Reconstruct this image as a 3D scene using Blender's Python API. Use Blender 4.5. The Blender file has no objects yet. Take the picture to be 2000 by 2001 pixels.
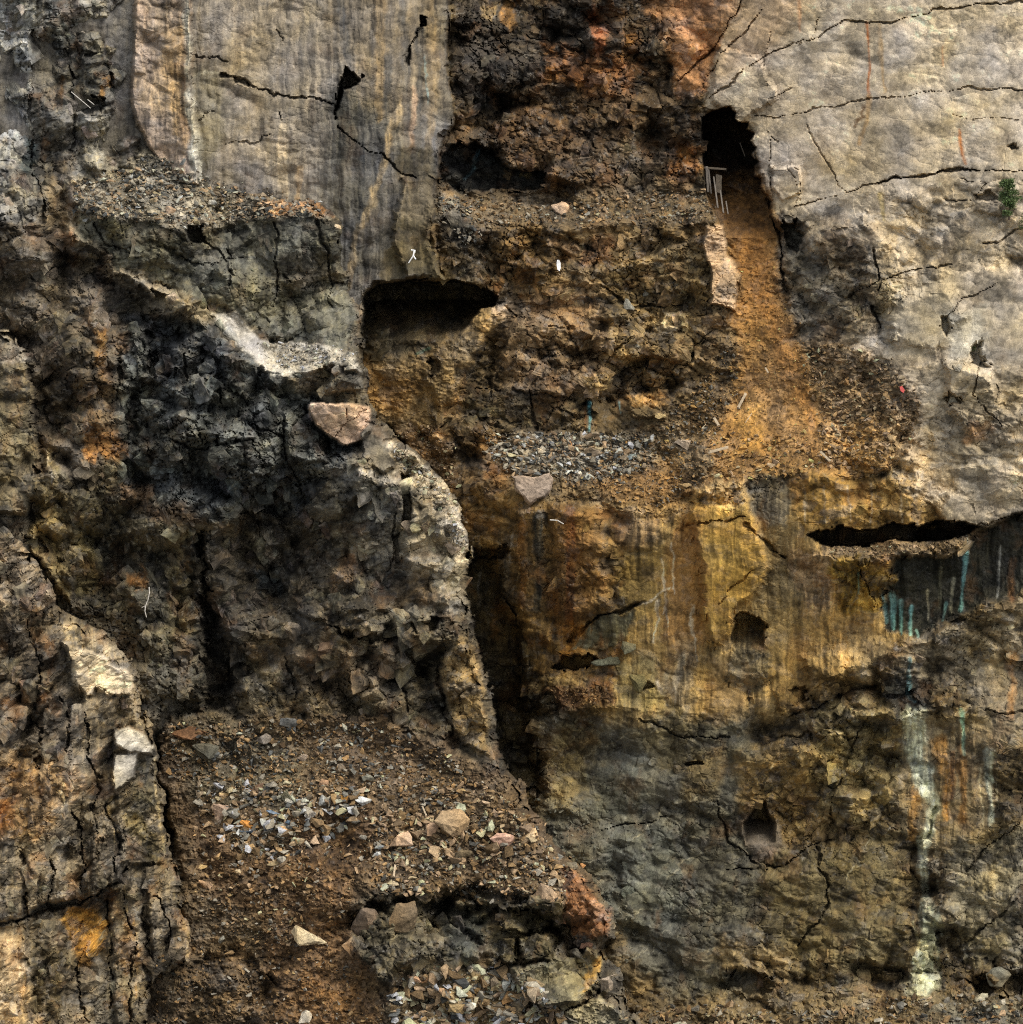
import bpy, bmesh, math, random
import numpy as np
from mathutils import Vector, Matrix

# ------------------------------------------------------------------ camera, sky, sun, exposure
scene = bpy.context.scene
PITCH = math.radians(20.0)
FOC = 5000.0                       # focal length in photograph pixels (2000 px wide)
CAM = np.array([0.0, -190.0, 78.0])
FWD = np.array([0.0, math.cos(PITCH), -math.sin(PITCH)])
RGT = np.array([1.0, 0.0, 0.0])
UPV = np.array([0.0, math.sin(PITCH), math.cos(PITCH)])

cam_data = bpy.data.cameras.new("camera")
cam = bpy.data.objects.new("camera", cam_data)
scene.collection.objects.link(cam)
cam.location = CAM
cam.rotation_euler = (math.pi / 2 - PITCH, 0, 0)
cam_data.sensor_width = 36.0
cam_data.lens = 36.0 * FOC / 2000.0
cam_data.clip_start = 1.0
cam_data.clip_end = 2000.0
scene.camera = cam

SUN_EL, SUN_AZ = math.radians(60), math.radians(112)     # azimuth clockwise from +Y (away from camera)
world = bpy.data.worlds.new("World")
scene.world = world
world.use_nodes = True
wn, wl = world.node_tree.nodes, world.node_tree.links
wn.clear()
sky = wn.new("ShaderNodeTexSky")
sky.sky_type = 'NISHITA'
sky.sun_disc = False
sky.sun_elevation = SUN_EL
sky.sun_rotation = SUN_AZ
sky.air_density = 1.0
sky.dust_density = 4.0
hs = wn.new("ShaderNodeHueSaturation")
hs.inputs['Saturation'].default_value = 0.45
bg = wn.new("ShaderNodeBackground")
bg.inputs['Strength'].default_value = 0.15
wo = wn.new("ShaderNodeOutputWorld")
wl.new(sky.outputs[0], hs.inputs['Color'])
wl.new(hs.outputs[0], bg.inputs[0])
wl.new(bg.outputs[0], wo.inputs[0])

sl = bpy.data.lights.new("sun", 'SUN')
sl.energy = 1.7
sl.angle = math.radians(30)
sl.color = (1.0, 0.95, 0.87)
sun = bpy.data.objects.new("sun", sl)
scene.collection.objects.link(sun)
sd = Vector((math.sin(SUN_AZ) * math.cos(SUN_EL), math.cos(SUN_AZ) * math.cos(SUN_EL), math.sin(SUN_EL)))
sun.rotation_euler = sd.to_track_quat('Z', 'Y').to_euler()

scene.view_settings.view_transform = 'Standard'
scene.view_settings.look = 'None'
scene.view_settings.gamma = 1.0
scene.view_settings.exposure = 0.52
scene.view_settings.use_curve_mapping = False
scene.render.engine = 'CYCLES'
scene.cycles.max_bounces = 4
scene.cycles.diffuse_bounces = 3
scene.cycles.use_denoising = False
scene.cycles.filter_width = 1.1

DESAT = 0.10
ALB = 1.15                         # lit colour -> surface colour

def lin(c):
    c = np.asarray(c, float) / 255.0
    c = np.where(c <= 0.04045, c / 12.92, ((c + 0.055) / 1.055) ** 2.4) * ALB
    g = float((c * np.array([.3, .59, .11])).sum())
    c = c + (g - c) * DESAT
    c[1] += 0.10 * max(c[0] - c[1], 0)
    c = c * np.array([1.02, 0.995, 0.90])
    return c

# ------------------------------------------------------------------ noise toolbox (numpy)
F = np.float32
def _tab(seed, n=3):
    return np.random.default_rng(seed).random((n, 256, 256)).astype(F)

def gnoise(x, y, seed):
    t = _tab(seed, 1)[0] * 2 * math.pi
    gx, gy = np.cos(t), np.sin(t)
    xi, yi = np.floor(x), np.floor(y)
    fx, fy = (x - xi).astype(F), (y - yi).astype(F)
    xi, yi = xi.astype(np.int32) & 255, yi.astype(np.int32) & 255
    x1, y1 = (xi + 1) & 255, (yi + 1) & 255
    u = fx * fx * fx * (fx * (fx * 6 - 15) + 10)
    v = fy * fy * fy * (fy * (fy * 6 - 15) + 10)
    a = gx[xi, yi] * fx + gy[xi, yi] * fy
    b = gx[x1, yi] * (fx - 1) + gy[x1, yi] * fy
    c = gx[xi, y1] * fx + gy[xi, y1] * (fy - 1)
    d = gx[x1, y1] * (fx - 1) + gy[x1, y1] * (fy - 1)
    return (a + (b - a) * u + (c + (d - c) * u - a - (b - a) * u) * v) * 1.5

def fbm(x, y, scale, octv, seed, gain=0.5, sx=1.0, sy=1.0):
    r = np.zeros_like(x, dtype=F)
    amp, tot, s = 1.0, 0.0, scale
    for k in range(octv):
        r += F(amp) * gnoise(x / (s * sx) + 17.3 * k, y / (s * sy) + 9.1 * k, seed + k)
        tot += amp * 0.6
        amp *= gain
        s *= 0.5
    return r / F(tot)

def cells(x, y, size, seed, ax=1.0, ay=1.0, rot=0.0):
    """jittered cells: distance to the two nearest centres, offset from the nearest, three random numbers of it"""
    c, s = math.cos(rot), math.sin(rot)
    X = (x * c + y * s) / (size * ax)
    Y = (-x * s + y * c) / (size * ay)
    t = _tab(seed, 5)
    xi, yi = np.floor(X).astype(np.int32), np.floor(Y).astype(np.int32)
    f1 = np.full(X.shape, 9.0, F); f2 = np.full(X.shape, 9.0, F)
    bx = np.zeros(X.shape, F); by = np.zeros(X.shape, F)
    bi = np.zeros(X.shape, np.int32)
    for i in (-1, 0, 1):
        for j in (-1, 0, 1):
            a, b = (xi + i) & 255, (yi + j) & 255
            dx = (X - (xi + i + 0.5 + (t[0][a, b] - 0.5) * 0.9)).astype(F)
            dy = (Y - (yi + j + 0.5 + (t[1][a, b] - 0.5) * 0.9)).astype(F)
            d = np.maximum(np.abs(dx), np.abs(dy)) * 0.5 + np.sqrt(dx * dx + dy * dy) * 0.5
            near = d < f1
            f2 = np.where(near, f1, np.minimum(f2, d))
            f1 = np.where(near, d, f1)
            bx = np.where(near, dx, bx); by = np.where(near, dy, by)
            bi = np.where(near, a * 256 + b, bi)
    r = [t[k].ravel()[bi] for k in (2, 3, 4)]
    return f1, f2, bx, by, r

def facets(x, y, size, seed, ax=1.0, ay=1.0, rot=0.0, tilt=1.0, off=1.0):
    f1, f2, dx, dy, r = cells(x, y, size, seed, ax, ay, rot)
    h = (r[0] - 0.5) * 2 * off + ((r[1] - 0.5) * dx + (r[2] - 0.5) * dy) * 2.6 * tilt
    return h.astype(F), (f2 - f1).astype(F), r[0]

def blocks(x, y, size, seed, ax=1.0, ay=1.0, rot=0.0, tilt=1.0, off=1.0, flat=0.30, side=2.2):
    """flat topped angular blocks that meet in shallow valleys: height, block number, how close to a valley"""
    c, s = math.cos(rot), math.sin(rot)
    X = (x * c + y * s) / (size * ax)
    Y = (-x * s + y * c) / (size * ay)
    t = _tab(seed, 7)
    xi, yi = np.floor(X).astype(np.int32), np.floor(Y).astype(np.int32)
    H = np.full(X.shape, -9.0, F); H2 = np.full(X.shape, -9.0, F); bi = np.zeros(X.shape, np.int32)
    for i in (-1, 0, 1):
        for j in (-1, 0, 1):
            a, b = (xi + i) & 255, (yi + j) & 255
            dx = (X - (xi + i + 0.5 + (t[0][a, b] - 0.5) * 0.9)).astype(F)
            dy = (Y - (yi + j + 0.5 + (t[1][a, b] - 0.5) * 0.9)).astype(F)
            th = (t[2][a, b] - 0.5) * 0.9
            ct, st = np.cos(th), np.sin(th)
            u, v = dx * ct + dy * st, -dx * st + dy * ct
            n = np.maximum(np.maximum(np.abs(u), np.abs(v) * (0.8 + 0.5 * t[6][a, b])), np.abs(u * 0.6 + v * 0.8) * 0.95)
            h = (t[3][a, b] - 0.5) * 2 * off + ((t[4][a, b] - 0.5) * dx + (t[5][a, b] - 0.5) * dy) * 2.4 * tilt - side * np.maximum(n - flat, 0)
            m = h > H
            H2 = np.where(m, H, np.maximum(H2, h)); bi = np.where(m, a * 256 + b, bi); H = np.where(m, h, H)
    return H, t[6].ravel()[bi], np.clip(H - H2, 0, 9)

def sstep(a, b, v):
    t = np.clip((v - a) / (b - a), 0, 1)
    return t * t * (3 - 2 * t)

# ------------------------------------------------------------------ one sheet of cliff
STEP = 2.15
XS = np.arange(-210, 2211, STEP, dtype=F)
YS = np.arange(-210, 2211, STEP, dtype=F)
GX, GY = np.meshgrid(XS, YS)        # [row(y), col(x)]

WX = fbm(GX, GY, 60, 4, 901) * 13 + fbm(GX, GY, 9, 2, 911) * 2.6
WY = fbm(GX, GY, 60, 4, 921) * 13 + fbm(GX, GY, 9, 2, 931) * 2.6
JR = cells(GX, GY, 15, 941)[4]; JS = cells(GX + 7, GY, 34, 942)[4]
JX = (JR[0] - .5) * 9 + (JS[0] - .5) * 12; JY = (JR[1] - .5) * 9 + (JS[1] - .5) * 12
WXJ = (WX * .7 + JX).astype(F); WYJ = (WY * .7 + JY).astype(F)
NA = fbm(GX, GY, 120, 6, 40)
NB = fbm(GX, GY, 40, 5, 50)
NC = fbm(GX, GY, 14, 4, 60)

def grid_interp(xs, ys, tab):
    tab = np.array(tab, dtype=float)
    xs, ys = np.array(xs, float), np.array(ys, float)
    rows = np.stack([np.interp(XS, xs, r) for r in tab])
    out = np.stack([np.interp(YS, ys, rows[:, k]) for k in range(rows.shape[1])], axis=1)
    k = int(70 / STEP)                     # smooth the kinks of the control grid
    ker = np.hanning(2 * k + 1); ker /= ker.sum()
    pad = np.pad(out, k, mode='edge')
    pad = np.apply_along_axis(lambda v: np.convolve(v, ker, 'valid'), 0, pad)
    pad = np.apply_along_axis(lambda v: np.convolve(v, ker, 'valid'), 1, pad)
    return pad.astype(F)

class Sheet:
    def __init__(s, base, rough=1.0, streak=0.0, colour=(92, 76, 52)):
        s.D = base.copy()
        s.rough = np.full(GX.shape, rough, F)
        s.streak = np.full(GX.shape, streak, F)
        s.rubble = np.zeros(GX.shape, F)
        s.rust = np.full(GX.shape, 0.25, F)
        c = lin(colour)
        s.C = np.empty(GX.shape + (3,), F); s.C[:] = c
        s.wet = np.zeros(GX.shape, F)
        s.joint = np.full(GX.shape, 0.15, F)
        s.cut = None

    def box(s, pts, pad):
        a = np.array(pts, float)
        x0, y0 = a.min(0) - pad - 30; x1, y1 = a.max(0) + pad + 30
        i0, i1 = np.searchsorted(YS, y0), np.searchsorted(YS, y1)
        j0, j1 = np.searchsorted(XS, x0), np.searchsorted(XS, x1)
        return slice(i0, i1), slice(j0, j1)

    def sdf(s, pts, pad=20, warp=1.0):
        """signed distance to a polygon, positive inside, in a box"""
        b = s.box(pts, pad)
        x = GX[b] + WXJ[b] * F(warp); y = GY[b] + WYJ[b] * F(warp)
        d2 = np.full(x.shape, 1e12, F); ins = np.zeros(x.shape, bool)
        n = len(pts)
        for k in range(n):
            ax, ay = pts[k]; bx, by = pts[(k + 1) % n]
            ex, ey = bx - ax, by - ay
            px, py = x - ax, y - ay
            t = np.clip((px * ex + py * ey) / (ex * ex + ey * ey + 1e-9), 0, 1)
            d2 = np.minimum(d2, (px - ex * t) ** 2 + (py - ey * t) ** 2)
            if ay != by:
                c = ((ay > y) != (by > y)) & (x < ex * (y - ay) / (ey if ey else 1e-9) + ax)
                ins ^= c
        d = np.sqrt(d2)
        return b, np.where(ins, d, -d)

    def line(s, pts, pad=30, warp=1.0):
        b = s.box(pts, pad)
        x = GX[b] + WX[b] * F(warp); y = GY[b] + WY[b] * F(warp)
        d2 = np.full(x.shape, 1e12, F); tt = np.zeros(x.shape, F)
        n = len(pts) - 1
        for k in range(n):
            ax, ay = pts[k]; bx, by = pts[k + 1]
            ex, ey = bx - ax, by - ay
            px, py = x - ax, y - ay
            t = np.clip((px * ex + py * ey) / (ex * ex + ey * ey + 1e-9), 0, 1)
            d = (px - ex * t) ** 2 + (py - ey * t) ** 2
            tt = np.where(d < d2, (k + t) / n, tt); d2 = np.minimum(d, d2)
        return b, np.sqrt(d2), tt

    # colour and character
    def paint(s, pts, colour, soft=12, k=1.0, warp=1.0, rough=None, streak=None, rubble=None, rust=None, wet=None, joint=None, breakup=0.0):
        b, d = s.sdf(pts, soft + 5, warp)
        if breakup: d = d + NB[b] * breakup
        m = (sstep(-soft, soft, d) * k).astype(F)
        if colour is not None:
            s.C[b] += (lin(colour).astype(F) - s.C[b]) * m[..., None]
        for nm, v in (('rough', rough), ('streak', streak), ('rubble', rubble), ('rust', rust), ('wet', wet), ('joint', joint)):
            if v is not None:
                a = getattr(s, nm); mm = m if k < 1 and colour is None else sstep(-soft, soft, d)
                a[b] += (v - a[b]) * mm

    def stain(s, pts, w, colour, k=0.9, warp=0.6, taper=0.3):
        """a drip or vein along a polyline, width w px"""
        b, d, t = s.line(pts, w * 2, warp)
        ww = w * (1 - taper * t) * (1 + 0.5 * fbm(GX[b], GY[b], 30, 3, 77, sy=1.5))
        m = sstep(0, 1, (ww - d) / (0.6 * ww + 1.0) ) * k
        m = m * (0.65 + 0.5 * np.clip(fbm(GX[b], GY[b], 7, 3, 78, sy=9) * 1.2 + 0.5, 0, 1))
        s.C[b] += (lin(colour).astype(F) - s.C[b]) * np.clip(m, 0, 1).astype(F)[..., None]

    # relief, metres; + is deeper
    def hole(s, pts, depth, edge=3.0, warp=0.8, slope=0.0, top=None):
        b, d = s.sdf(pts, edge + 5, warp)
        m = sstep(-edge * .3, edge, d)
        dep = depth
        if slope:                       # floor rises towards the mouth further down
            y0 = min(p[1] for p in pts) if top is None else top
            dep = np.maximum(depth - slope * np.maximum(GY[b] - y0, 0), 0)
        s.D[b] += (m * dep).astype(F)
        s.rough[b] *= (1 - 0.3 * m)

    def block(s, pts, out, edge=4.0, tx=0.0, ty=0.0, warp=0.5, rough=None):
        """a block standing out of the face; tx, ty tilt it (m per 100 px)"""
        b, d = s.sdf(pts, edge + 5, warp)
        m = sstep(-edge, edge, d)
        cx = sum(p[0] for p in pts) / len(pts); cy = sum(p[1] for p in pts) / len(pts)
        s.D[b] -= (m * (out + (GX[b] - cx) * tx / 100 + (GY[b] - cy) * ty / 100)).astype(F)
        if rough is not None: s.rough[b] += (rough - s.rough[b]) * m

    def crack(s, pts, w, depth, warp=0.8, dark=0.5):
        b, d, t = s.line(pts, w * 3 + 6, warp)
        ww = w * 0.62 * (0.35 + 1.2 * np.clip(fbm(GX[b], GY[b], 50, 2, 88) + 0.4, 0, 1.4))
        m = np.clip(1.25 - d / np.maximum(ww, .1), 0, 1)
        s.D[b] += (m * depth * .75).astype(F)
        s.C[b] *= (1 - dark * .55 * m)[..., None]

    def ledge(s, pts, a, w, L, fade=60, warp=1.0):
        """a shelf whose rim is the polyline: w px of top surface above it, face of L px below"""
        px = np.array([p[0] for p in pts], float); py = np.array([p[1] for p in pts], float)
        x = GX + WX * F(warp)
        yl = np.interp(x, px, py)
        v = GY + WY * F(warp * 0.6) - yl
        f = np.where(v < 0, np.clip(1 + v / w, 0, 1) ** 1.15, np.clip(1 - v / L, 0, 1))
        fx = sstep(px[0] - fade, px[0] + fade, x) * (1 - sstep(px[-1] - fade, px[-1] + fade, x))
        s.D -= (a * f * fx).astype(F)

    def detail(s, seed, big=1.0, rot=0.0, ax=1.0, ay=1.0, strata=0.35, strata_rot=0.0):
        x = GX + WX * 0.16; y = GY + WY * 0.16
        R = s.rough
        h = np.zeros(GX.shape, F)
        tint = np.zeros(GX.shape, F); hue = np.zeros(GX.shape, F)
        fac = np.clip(0.6 + 1.1 * fbm(GX, GY, 160, 2, seed + 310), 0.12, 1.3).astype(F)     # blocky in places, calm in others
        fac2 = np.clip(0.55 + 1.3 * fbm(GX, GY, 110, 2, seed + 320), 0.08, 1.3).astype(F)
        crackm = np.zeros(GX.shape, F)
        for sz, amp, ta, sd in ((260, 2.1 * big, 0.06, 1), (140, 2.0 * big, 0.12, 2), (70, 1.5, 0.24, 3), (34, 0.70, 0.30, 4), (16, 0.24, 0.30, 5), (8, 0.07, 0.22, 6)):
            f, r, e = blocks(x, y, sz, seed + sd, ax, ay, rot + sd * 0.17, 0.8, 0.7, 0.40, 5.0)
            g = 1 if sz > 100 else fac if sz > 20 else fac2
            h += f * F(amp) * g
            tint += (r - 0.5) * F(ta) * 2
            if sz in (120, 60, 30):
                hue += (np.modf(r * 37.7)[0] - 0.5).astype(F) * 0.8
            if 130 > sz > 12:
                gate = np.clip(gnoise(x / 130, y / 130, seed + 300 + sd) * 2.2 - .1, 0, 1)
                gate = gate * .5 + s.joint * (.5 + .5 * gate)
                crackm = np.maximum(crackm, np.clip(1.2 - e * sz / (5.5 if sz > 40 else 4.2), 0, 1) * np.minimum(gate, 1))
        for sz, amp, sd in ((38, .12, 7), (13, .05, 8), (5.5, .015, 9)):
            f, e, r = facets(x, y, sz, seed + sd, ax, ay, rot - sd * .2, 1.0, .8)
            h += f * F(amp); tint += (r - .5) * F(.2)
        h += (NA * 0.8 + NB * 0.10 + NC * 0.02) * np.clip(R * 1.3, .2, 1)
        rid = 1 - np.abs(fbm(GX, GY, 70, 5, seed + 20, sx=1.4, sy=0.8)) * 2
        h += rid * 0.08
        # ledgy strata: lips that catch the light and undercut below
        c, sn = math.cos(strata_rot), math.sin(strata_rot)
        for per, amp, sd in ((64, 0.40, 31), (27, 0.12, 32)):
            v = (-(GX * sn) + GY * c) + fbm(GX, GY, per * 2.2, 4, seed + sd, sx=1.6) * per * 1.1
            q = v / per; fr = q - np.floor(q)
            saw = np.where(fr > 0.78, (fr - 0.78) / 0.22, 1 - fr / 0.78)
            gate = np.clip(fbm(GX, GY, per * 3, 3, seed + sd + 5) * 1.6 + 0.45, 0, 1)
            h += (saw - 0.5) * F(amp * strata * 2) * gate * (1 - 0.8 * np.clip(s.streak, 0, 1))
        # groove relief of vertical flutes
        st = fbm(GX + WX * .5, GY, 18, 3, seed + 60, sy=9)
        h = h * R + st * s.streak * 0.22
        h -= crackm * R * 0.5
        s.D -= (h * 0.9).astype(F)
        # colour
        st2 = fbm(GX + WX * .35, GY, 11, 4, seed + 70, sy=14, gain=0.65)
        st3 = fbm(GX + WX * .35, GY, 5, 2, seed + 76, sy=22)
        k = 1 + tint * (0.55 + 0.75 * np.clip(R, 0, 1.2)) + NA * 0.24 + NB * 0.18 + NC * 0.16
        sg = np.clip(0.55 + 1.2 * fbm(GX, GY, 120, 3, seed + 79), 0.1, 1.2)
        k += (st2 * 0.8 + st3 * 0.25) * s.streak * sg
        k += gnoise(GX / 4.3, GY / 4.3, seed + 95) * (.16 + .06 * R) + gnoise(GX / 8, GY / 6, seed + 96) * .06 * R
        k = np.clip(k, 0.3, 2.2)
        C = s.C * k[..., None]
        hv = hue * 0.26 + fbm(GX, GY, 90, 4, seed + 80) * 0.30 + st2 * s.streak * 0.2
        C[..., 0] *= 1 + hv * 0.30
        C[..., 1] *= 1 + hv * 0.08
        C[..., 2] *= 1 - hv * 0.60
        ru = np.clip(fbm(GX + WX, GY, 55, 5, seed + 90, gain=.6, sy=1.5) * 1.8 - 0.25, 0, 1) * s.rust
        C += (lin((148, 92, 40)).astype(F) - C) * (ru * 0.6)[..., None]
        pale = np.clip(fbm(GX, GY, 22, 4, seed + 100, gain=.7) * 2.2 - 0.95, 0, 1) * (0.35 + 0.3 * R)
        C += (C * 1.1 + 0.06 - C) * pale[..., None] * 1.1
        C *= (1 - 0.38 * crackm * np.clip(R, 0, 1))[..., None]
        # mineral veins and mottling
        xr = GX * .8 + GY * .6; yr = -GX * .6 + GY * .8
        vn = np.abs(fbm(xr + WX, yr, 60, 4, seed + 120, gain=.6, sx=2.4))
        vn2 = np.abs(fbm(GX + WX, GY, 45, 4, seed + 130, gain=.6, sy=2.2))
        vg = np.clip(fbm(GX, GY, 90, 3, seed + 140) * 2.5, 0, 1)
        vein = np.maximum(np.clip(1 - vn / .028, 0, 1) * vg, np.clip(1 - vn2 / .018, 0, 1) * np.clip(1 - vg, 0, 1) * .7)
        C += (np.array([.34, .31, .25], F) - C) * (vein * .55 * np.clip(R + .15, 0, 1))[..., None]
        mt = np.clip(fbm(GX + WX * 2, GY, 34, 5, seed + 150, gain=.62) * 5 - 0.9, 0, 1)
        lum = C.mean(-1, keepdims=True)
        C += (lum * np.array([.78, .80, .78], F) - C) * (mt * .40 * np.clip(R + .25, 0, 1))[..., None]
        mo = np.clip(fbm(GX - WX * 2, GY, 26, 5, seed + 160, gain=.62) * 5 - 1.2, 0, 1)
        C += (C * np.array([1.45, 1.28, .95], F) - C) * (mo * .42 * np.clip(R + .1, 0, 1))[..., None]
        dk = np.clip(fbm(GX, GY + WX, 16, 4, seed + 170, gain=.65) * 4 - 1.0, 0, 1)
        C *= (1 - .26 * dk * np.clip(R + .35, 0, 1))[..., None]
        # pebbly ground
        f, e, r = facets(x, y, 9, seed + 200, 1.2, 0.8, 0.2, 1, 1)
        f2, e2, r2 = facets(GX, GY, 5, seed + 201, 1.2, 0.8, 0.2, 1, 1)
        s.D -= (s.rubble * (f * 0.09 + f2 * 0.06 + NC * 0.05)).astype(F)
        C *= (1 + s.rubble * ((r - .5) * 0.5 + (r2 - .5) * 0.45))[..., None]
        s.C = np.clip(C, 0.006, 0.75).astype(F)

    def silhouette(s, pts, k=1.6, keep=13, rnd=22, rdep=1.8):
        b, d = s.sdf(pts, 4000, 0.85)
        full = np.full(GX.shape, -1e4, F); full[b] = d
        s.D += np.where(full < 0, -full * k, 0).astype(F)
        t = np.clip(1 - full / rnd, 0, 1)
        s.D += (rdep * t * t).astype(F)
        s.cut = full > -keep

    def build(s, name, mat, label):
        D = s.D.astype(np.float64)
        kx = (GX.astype(np.float64) - 1000) / FOC; ky = (1000.5 - GY.astype(np.float64)) / FOC
        P = CAM + D[..., None] * (FWD + kx[..., None] * RGT + ky[..., None] * UPV)
        H, W = GX.shape
        idx = np.arange(H * W).reshape(H, W)
        q = np.stack([idx[1:, :-1], idx[1:, 1:], idx[:-1, 1:], idx[:-1, :-1]], -1)
        if s.cut is not None:
            c = s.cut
            q = q[c[1:, :-1] & c[1:, 1:] & c[:-1, 1:] & c[:-1, :-1]]
        q = q.reshape(-1, 4)
        used = np.unique(q); remap = np.zeros(H * W, np.int64); remap[used] = np.arange(len(used))
        q = remap[q]
        V = P.reshape(-1, 3)[used]
        C = s.C.reshape(-1, 3)[used]
        me = bpy.data.meshes.new(name)
        me.vertices.add(len(V)); me.vertices.foreach_set("co", V.astype(F).ravel())
        me.loops.add(q.size); me.loops.foreach_set("vertex_index", q.astype(np.int32).ravel())
        me.polygons.add(len(q)); me.polygons.foreach_set("loop_start", np.arange(0, q.size, 4, dtype=np.int32))
        at = me.color_attributes.new("tint", 'FLOAT_COLOR', 'POINT')
        at.data.foreach_set("color", np.concatenate([C, s.wet.reshape(-1, 1)[used]], 1).astype(F).ravel())
        me.update(calc_edges=True)
        me.polygons.foreach_set("use_smooth", np.zeros(len(q), bool))
        me.materials.append(mat)
        o = bpy.data.objects.new(name, me); scene.collection.objects.link(o)
        o['kind'] = 'structure'; o['label'] = label
        return o

def at(px, py, D):
    return CAM + D * (FWD + (px - 1000) / FOC * RGT + (1000.5 - py) / FOC * UPV)

# ------------------------------------------------------------------ materials
def rock_material(name, bump=0.35, scale=1.0, rough=0.9, contrast=0.5):
    m = bpy.data.materials.new(name); m.use_nodes = True
    n, l = m.node_tree.nodes, m.node_tree.links
    b = n['Principled BSDF']
    a = n.new('ShaderNodeVertexColor'); a.layer_name = 'tint'
    tc = n.new('ShaderNodeNewGeometry')
    n1 = n.new('ShaderNodeTexNoise'); n1.inputs['Scale'].default_value = 2.2 * scale; n1.inputs['Detail'].default_value = 9; n1.inputs['Roughness'].default_value = 0.72
    n2 = n.new('ShaderNodeTexNoise'); n2.inputs['Scale'].default_value = 13 * scale; n2.inputs['Detail'].default_value = 6; n2.inputs['Roughness'].default_value = 0.7
    for q in (n1, n2): l.new(tc.outputs['Position'], q.inputs['Vector'])
    mr = n.new('ShaderNodeMapRange'); mr.inputs['From Min'].default_value = 0.32; mr.inputs['From Max'].default_value = 0.68
    mr.inputs['To Min'].default_value = 1 - contrast; mr.inputs['To Max'].default_value = 1 + contrast
    l.new(n1.outputs['Fac'], mr.inputs['Value'])
    mr2 = n.new('ShaderNodeMapRange'); mr2.inputs['From Min'].default_value = 0.3; mr2.inputs['From Max'].default_value = 0.7
    mr2.inputs['To Min'].default_value = 0.62; mr2.inputs['To Max'].default_value = 1.38
    l.new(n2.outputs['Fac'], mr2.inputs['Value'])
    mu = n.new('ShaderNodeMath'); mu.operation = 'MULTIPLY'
    l.new(mr.outputs[0], mu.inputs[0]); l.new(mr2.outputs[0], mu.inputs[1])
    sc = n.new('ShaderNodeVectorMath'); sc.operation = 'SCALE'
    l.new(a.outputs['Color'], sc.inputs[0]); l.new(mu.outputs[0], sc.inputs['Scale'])
    l.new(sc.outputs[0], b.inputs['Base Color'])
    bu = n.new('ShaderNodeBump'); bu.inputs['Strength'].default_value = bump; bu.inputs['Distance'].default_value = 0.12
    ad = n.new('ShaderNodeMath'); ad.operation = 'ADD'
    l.new(n1.outputs['Fac'], ad.inputs[0]); l.new(n2.outputs['Fac'], ad.inputs[1])
    l.new(ad.outputs[0], bu.inputs['Height']); l.new(bu.outputs[0], b.inputs['Normal'])
    rr = n.new('ShaderNodeMapRange'); rr.inputs['To Min'].default_value = rough; rr.inputs['To Max'].default_value = 0.35
    l.new(a.outputs['Alpha'], rr.inputs['Value']); l.new(rr.outputs[0], b.inputs['Roughness'])
    b.inputs['Specular IOR Level'].default_value = 0.3
    return m

ROCK = rock_material("cliff rock", contrast=0.20, bump=0.22)
STONE = rock_material("loose stone", bump=0.5, scale=1.6, contrast=0.5)

def plain(name, col, rough=0.8, var=0.25, scale=6):
    m = bpy.data.materials.new(name); m.use_nodes = True
    n, l = m.node_tree.nodes, m.node_tree.links
    b = n['Principled BSDF']; b.inputs['Roughness'].default_value = rough
    t = n.new('ShaderNodeTexNoise'); t.inputs['Scale'].default_value = scale; t.inputs['Detail'].default_value = 5
    r = n.new('ShaderNodeValToRGB')
    c = np.array(col)
    r.color_ramp.elements[0].position = 0.35; r.color_ramp.elements[1].position = 0.65
    r.color_ramp.elements[0].color = (*(c * (1 - var)), 1); r.color_ramp.elements[1].color = (*np.minimum(c * (1 + var), 0.9), 1)
    l.new(t.outputs['Fac'], r.inputs[0]); l.new(r.outputs[0], b.inputs['Base Color'])
    return m

# ------------------------------------------------------------------ the far pit wall
GXC = (0, 250, 500, 750, 1000, 1250, 1500, 1750, 2000)
GYC = GXC
R = Sheet(grid_interp(GXC, GYC, [
    (210, 211, 211, 211, 217, 217, 211, 206, 202),
    (210, 211, 211, 210, 216, 216, 211, 205, 200),
    (212, 212, 212, 211, 212, 212, 210, 203, 198),
    (214, 214, 214, 212, 209, 209, 206, 199, 195),
    (214, 214, 214, 213, 207, 205, 202, 199, 196),
    (214, 214, 214, 213, 209, 206, 203, 201, 198),
    (214, 214, 214, 213, 209, 206, 202, 199, 195),
    (213, 213, 213, 211, 206, 203, 200, 197, 193),
    (212, 212, 210, 206, 202, 199, 196, 193, 189)]), colour=(96, 80, 54))

# streaked grey wall upper left
GREY = [(-260, -260), (868, -260), (876, 0), (878, 60), (872, 130), (884, 200), (884, 240), (862, 290), (852, 360), (846, 420), (835, 470), (865, 545), (730, 552), (705, 600), (690, 900), (-260, 900)]
R.paint(GREY, (104, 99, 93), soft=3, warp=.35, rough=0.14, streak=0.7, rust=0.12)
R.block(GREY, 4.5, edge=4, warp=.35)
R.paint([(372, -200), (640, -200), (655, 120), (640, 250), (610, 380), (430, 370), (380, 250)], (128, 118, 107), soft=22, k=.85, rough=.14, streak=.55)
R.paint([(440, -100), (560, -100), (530, 330), (470, 300)], (148, 130, 104), soft=30, k=.5)
R.paint([(380, 130), (440, 145), (445, 260), (400, 330), (380, 300)], (112, 104, 82), soft=14, k=.6)
R.paint([(645, 190), (760, 150), (750, 400), (700, 560), (640, 500), (630, 400)], (84, 82, 78), soft=25, k=.75, streak=.95)
R.paint([(640, -200), (860, -200), (866, 200), (800, 260), (700, 200), (645, 100)], (112, 98, 80), soft=20, k=.7, streak=.8)
R.stain([(660, -60), (672, 60), (700, 200)], 14, (70, 72, 74), k=.6)
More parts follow.
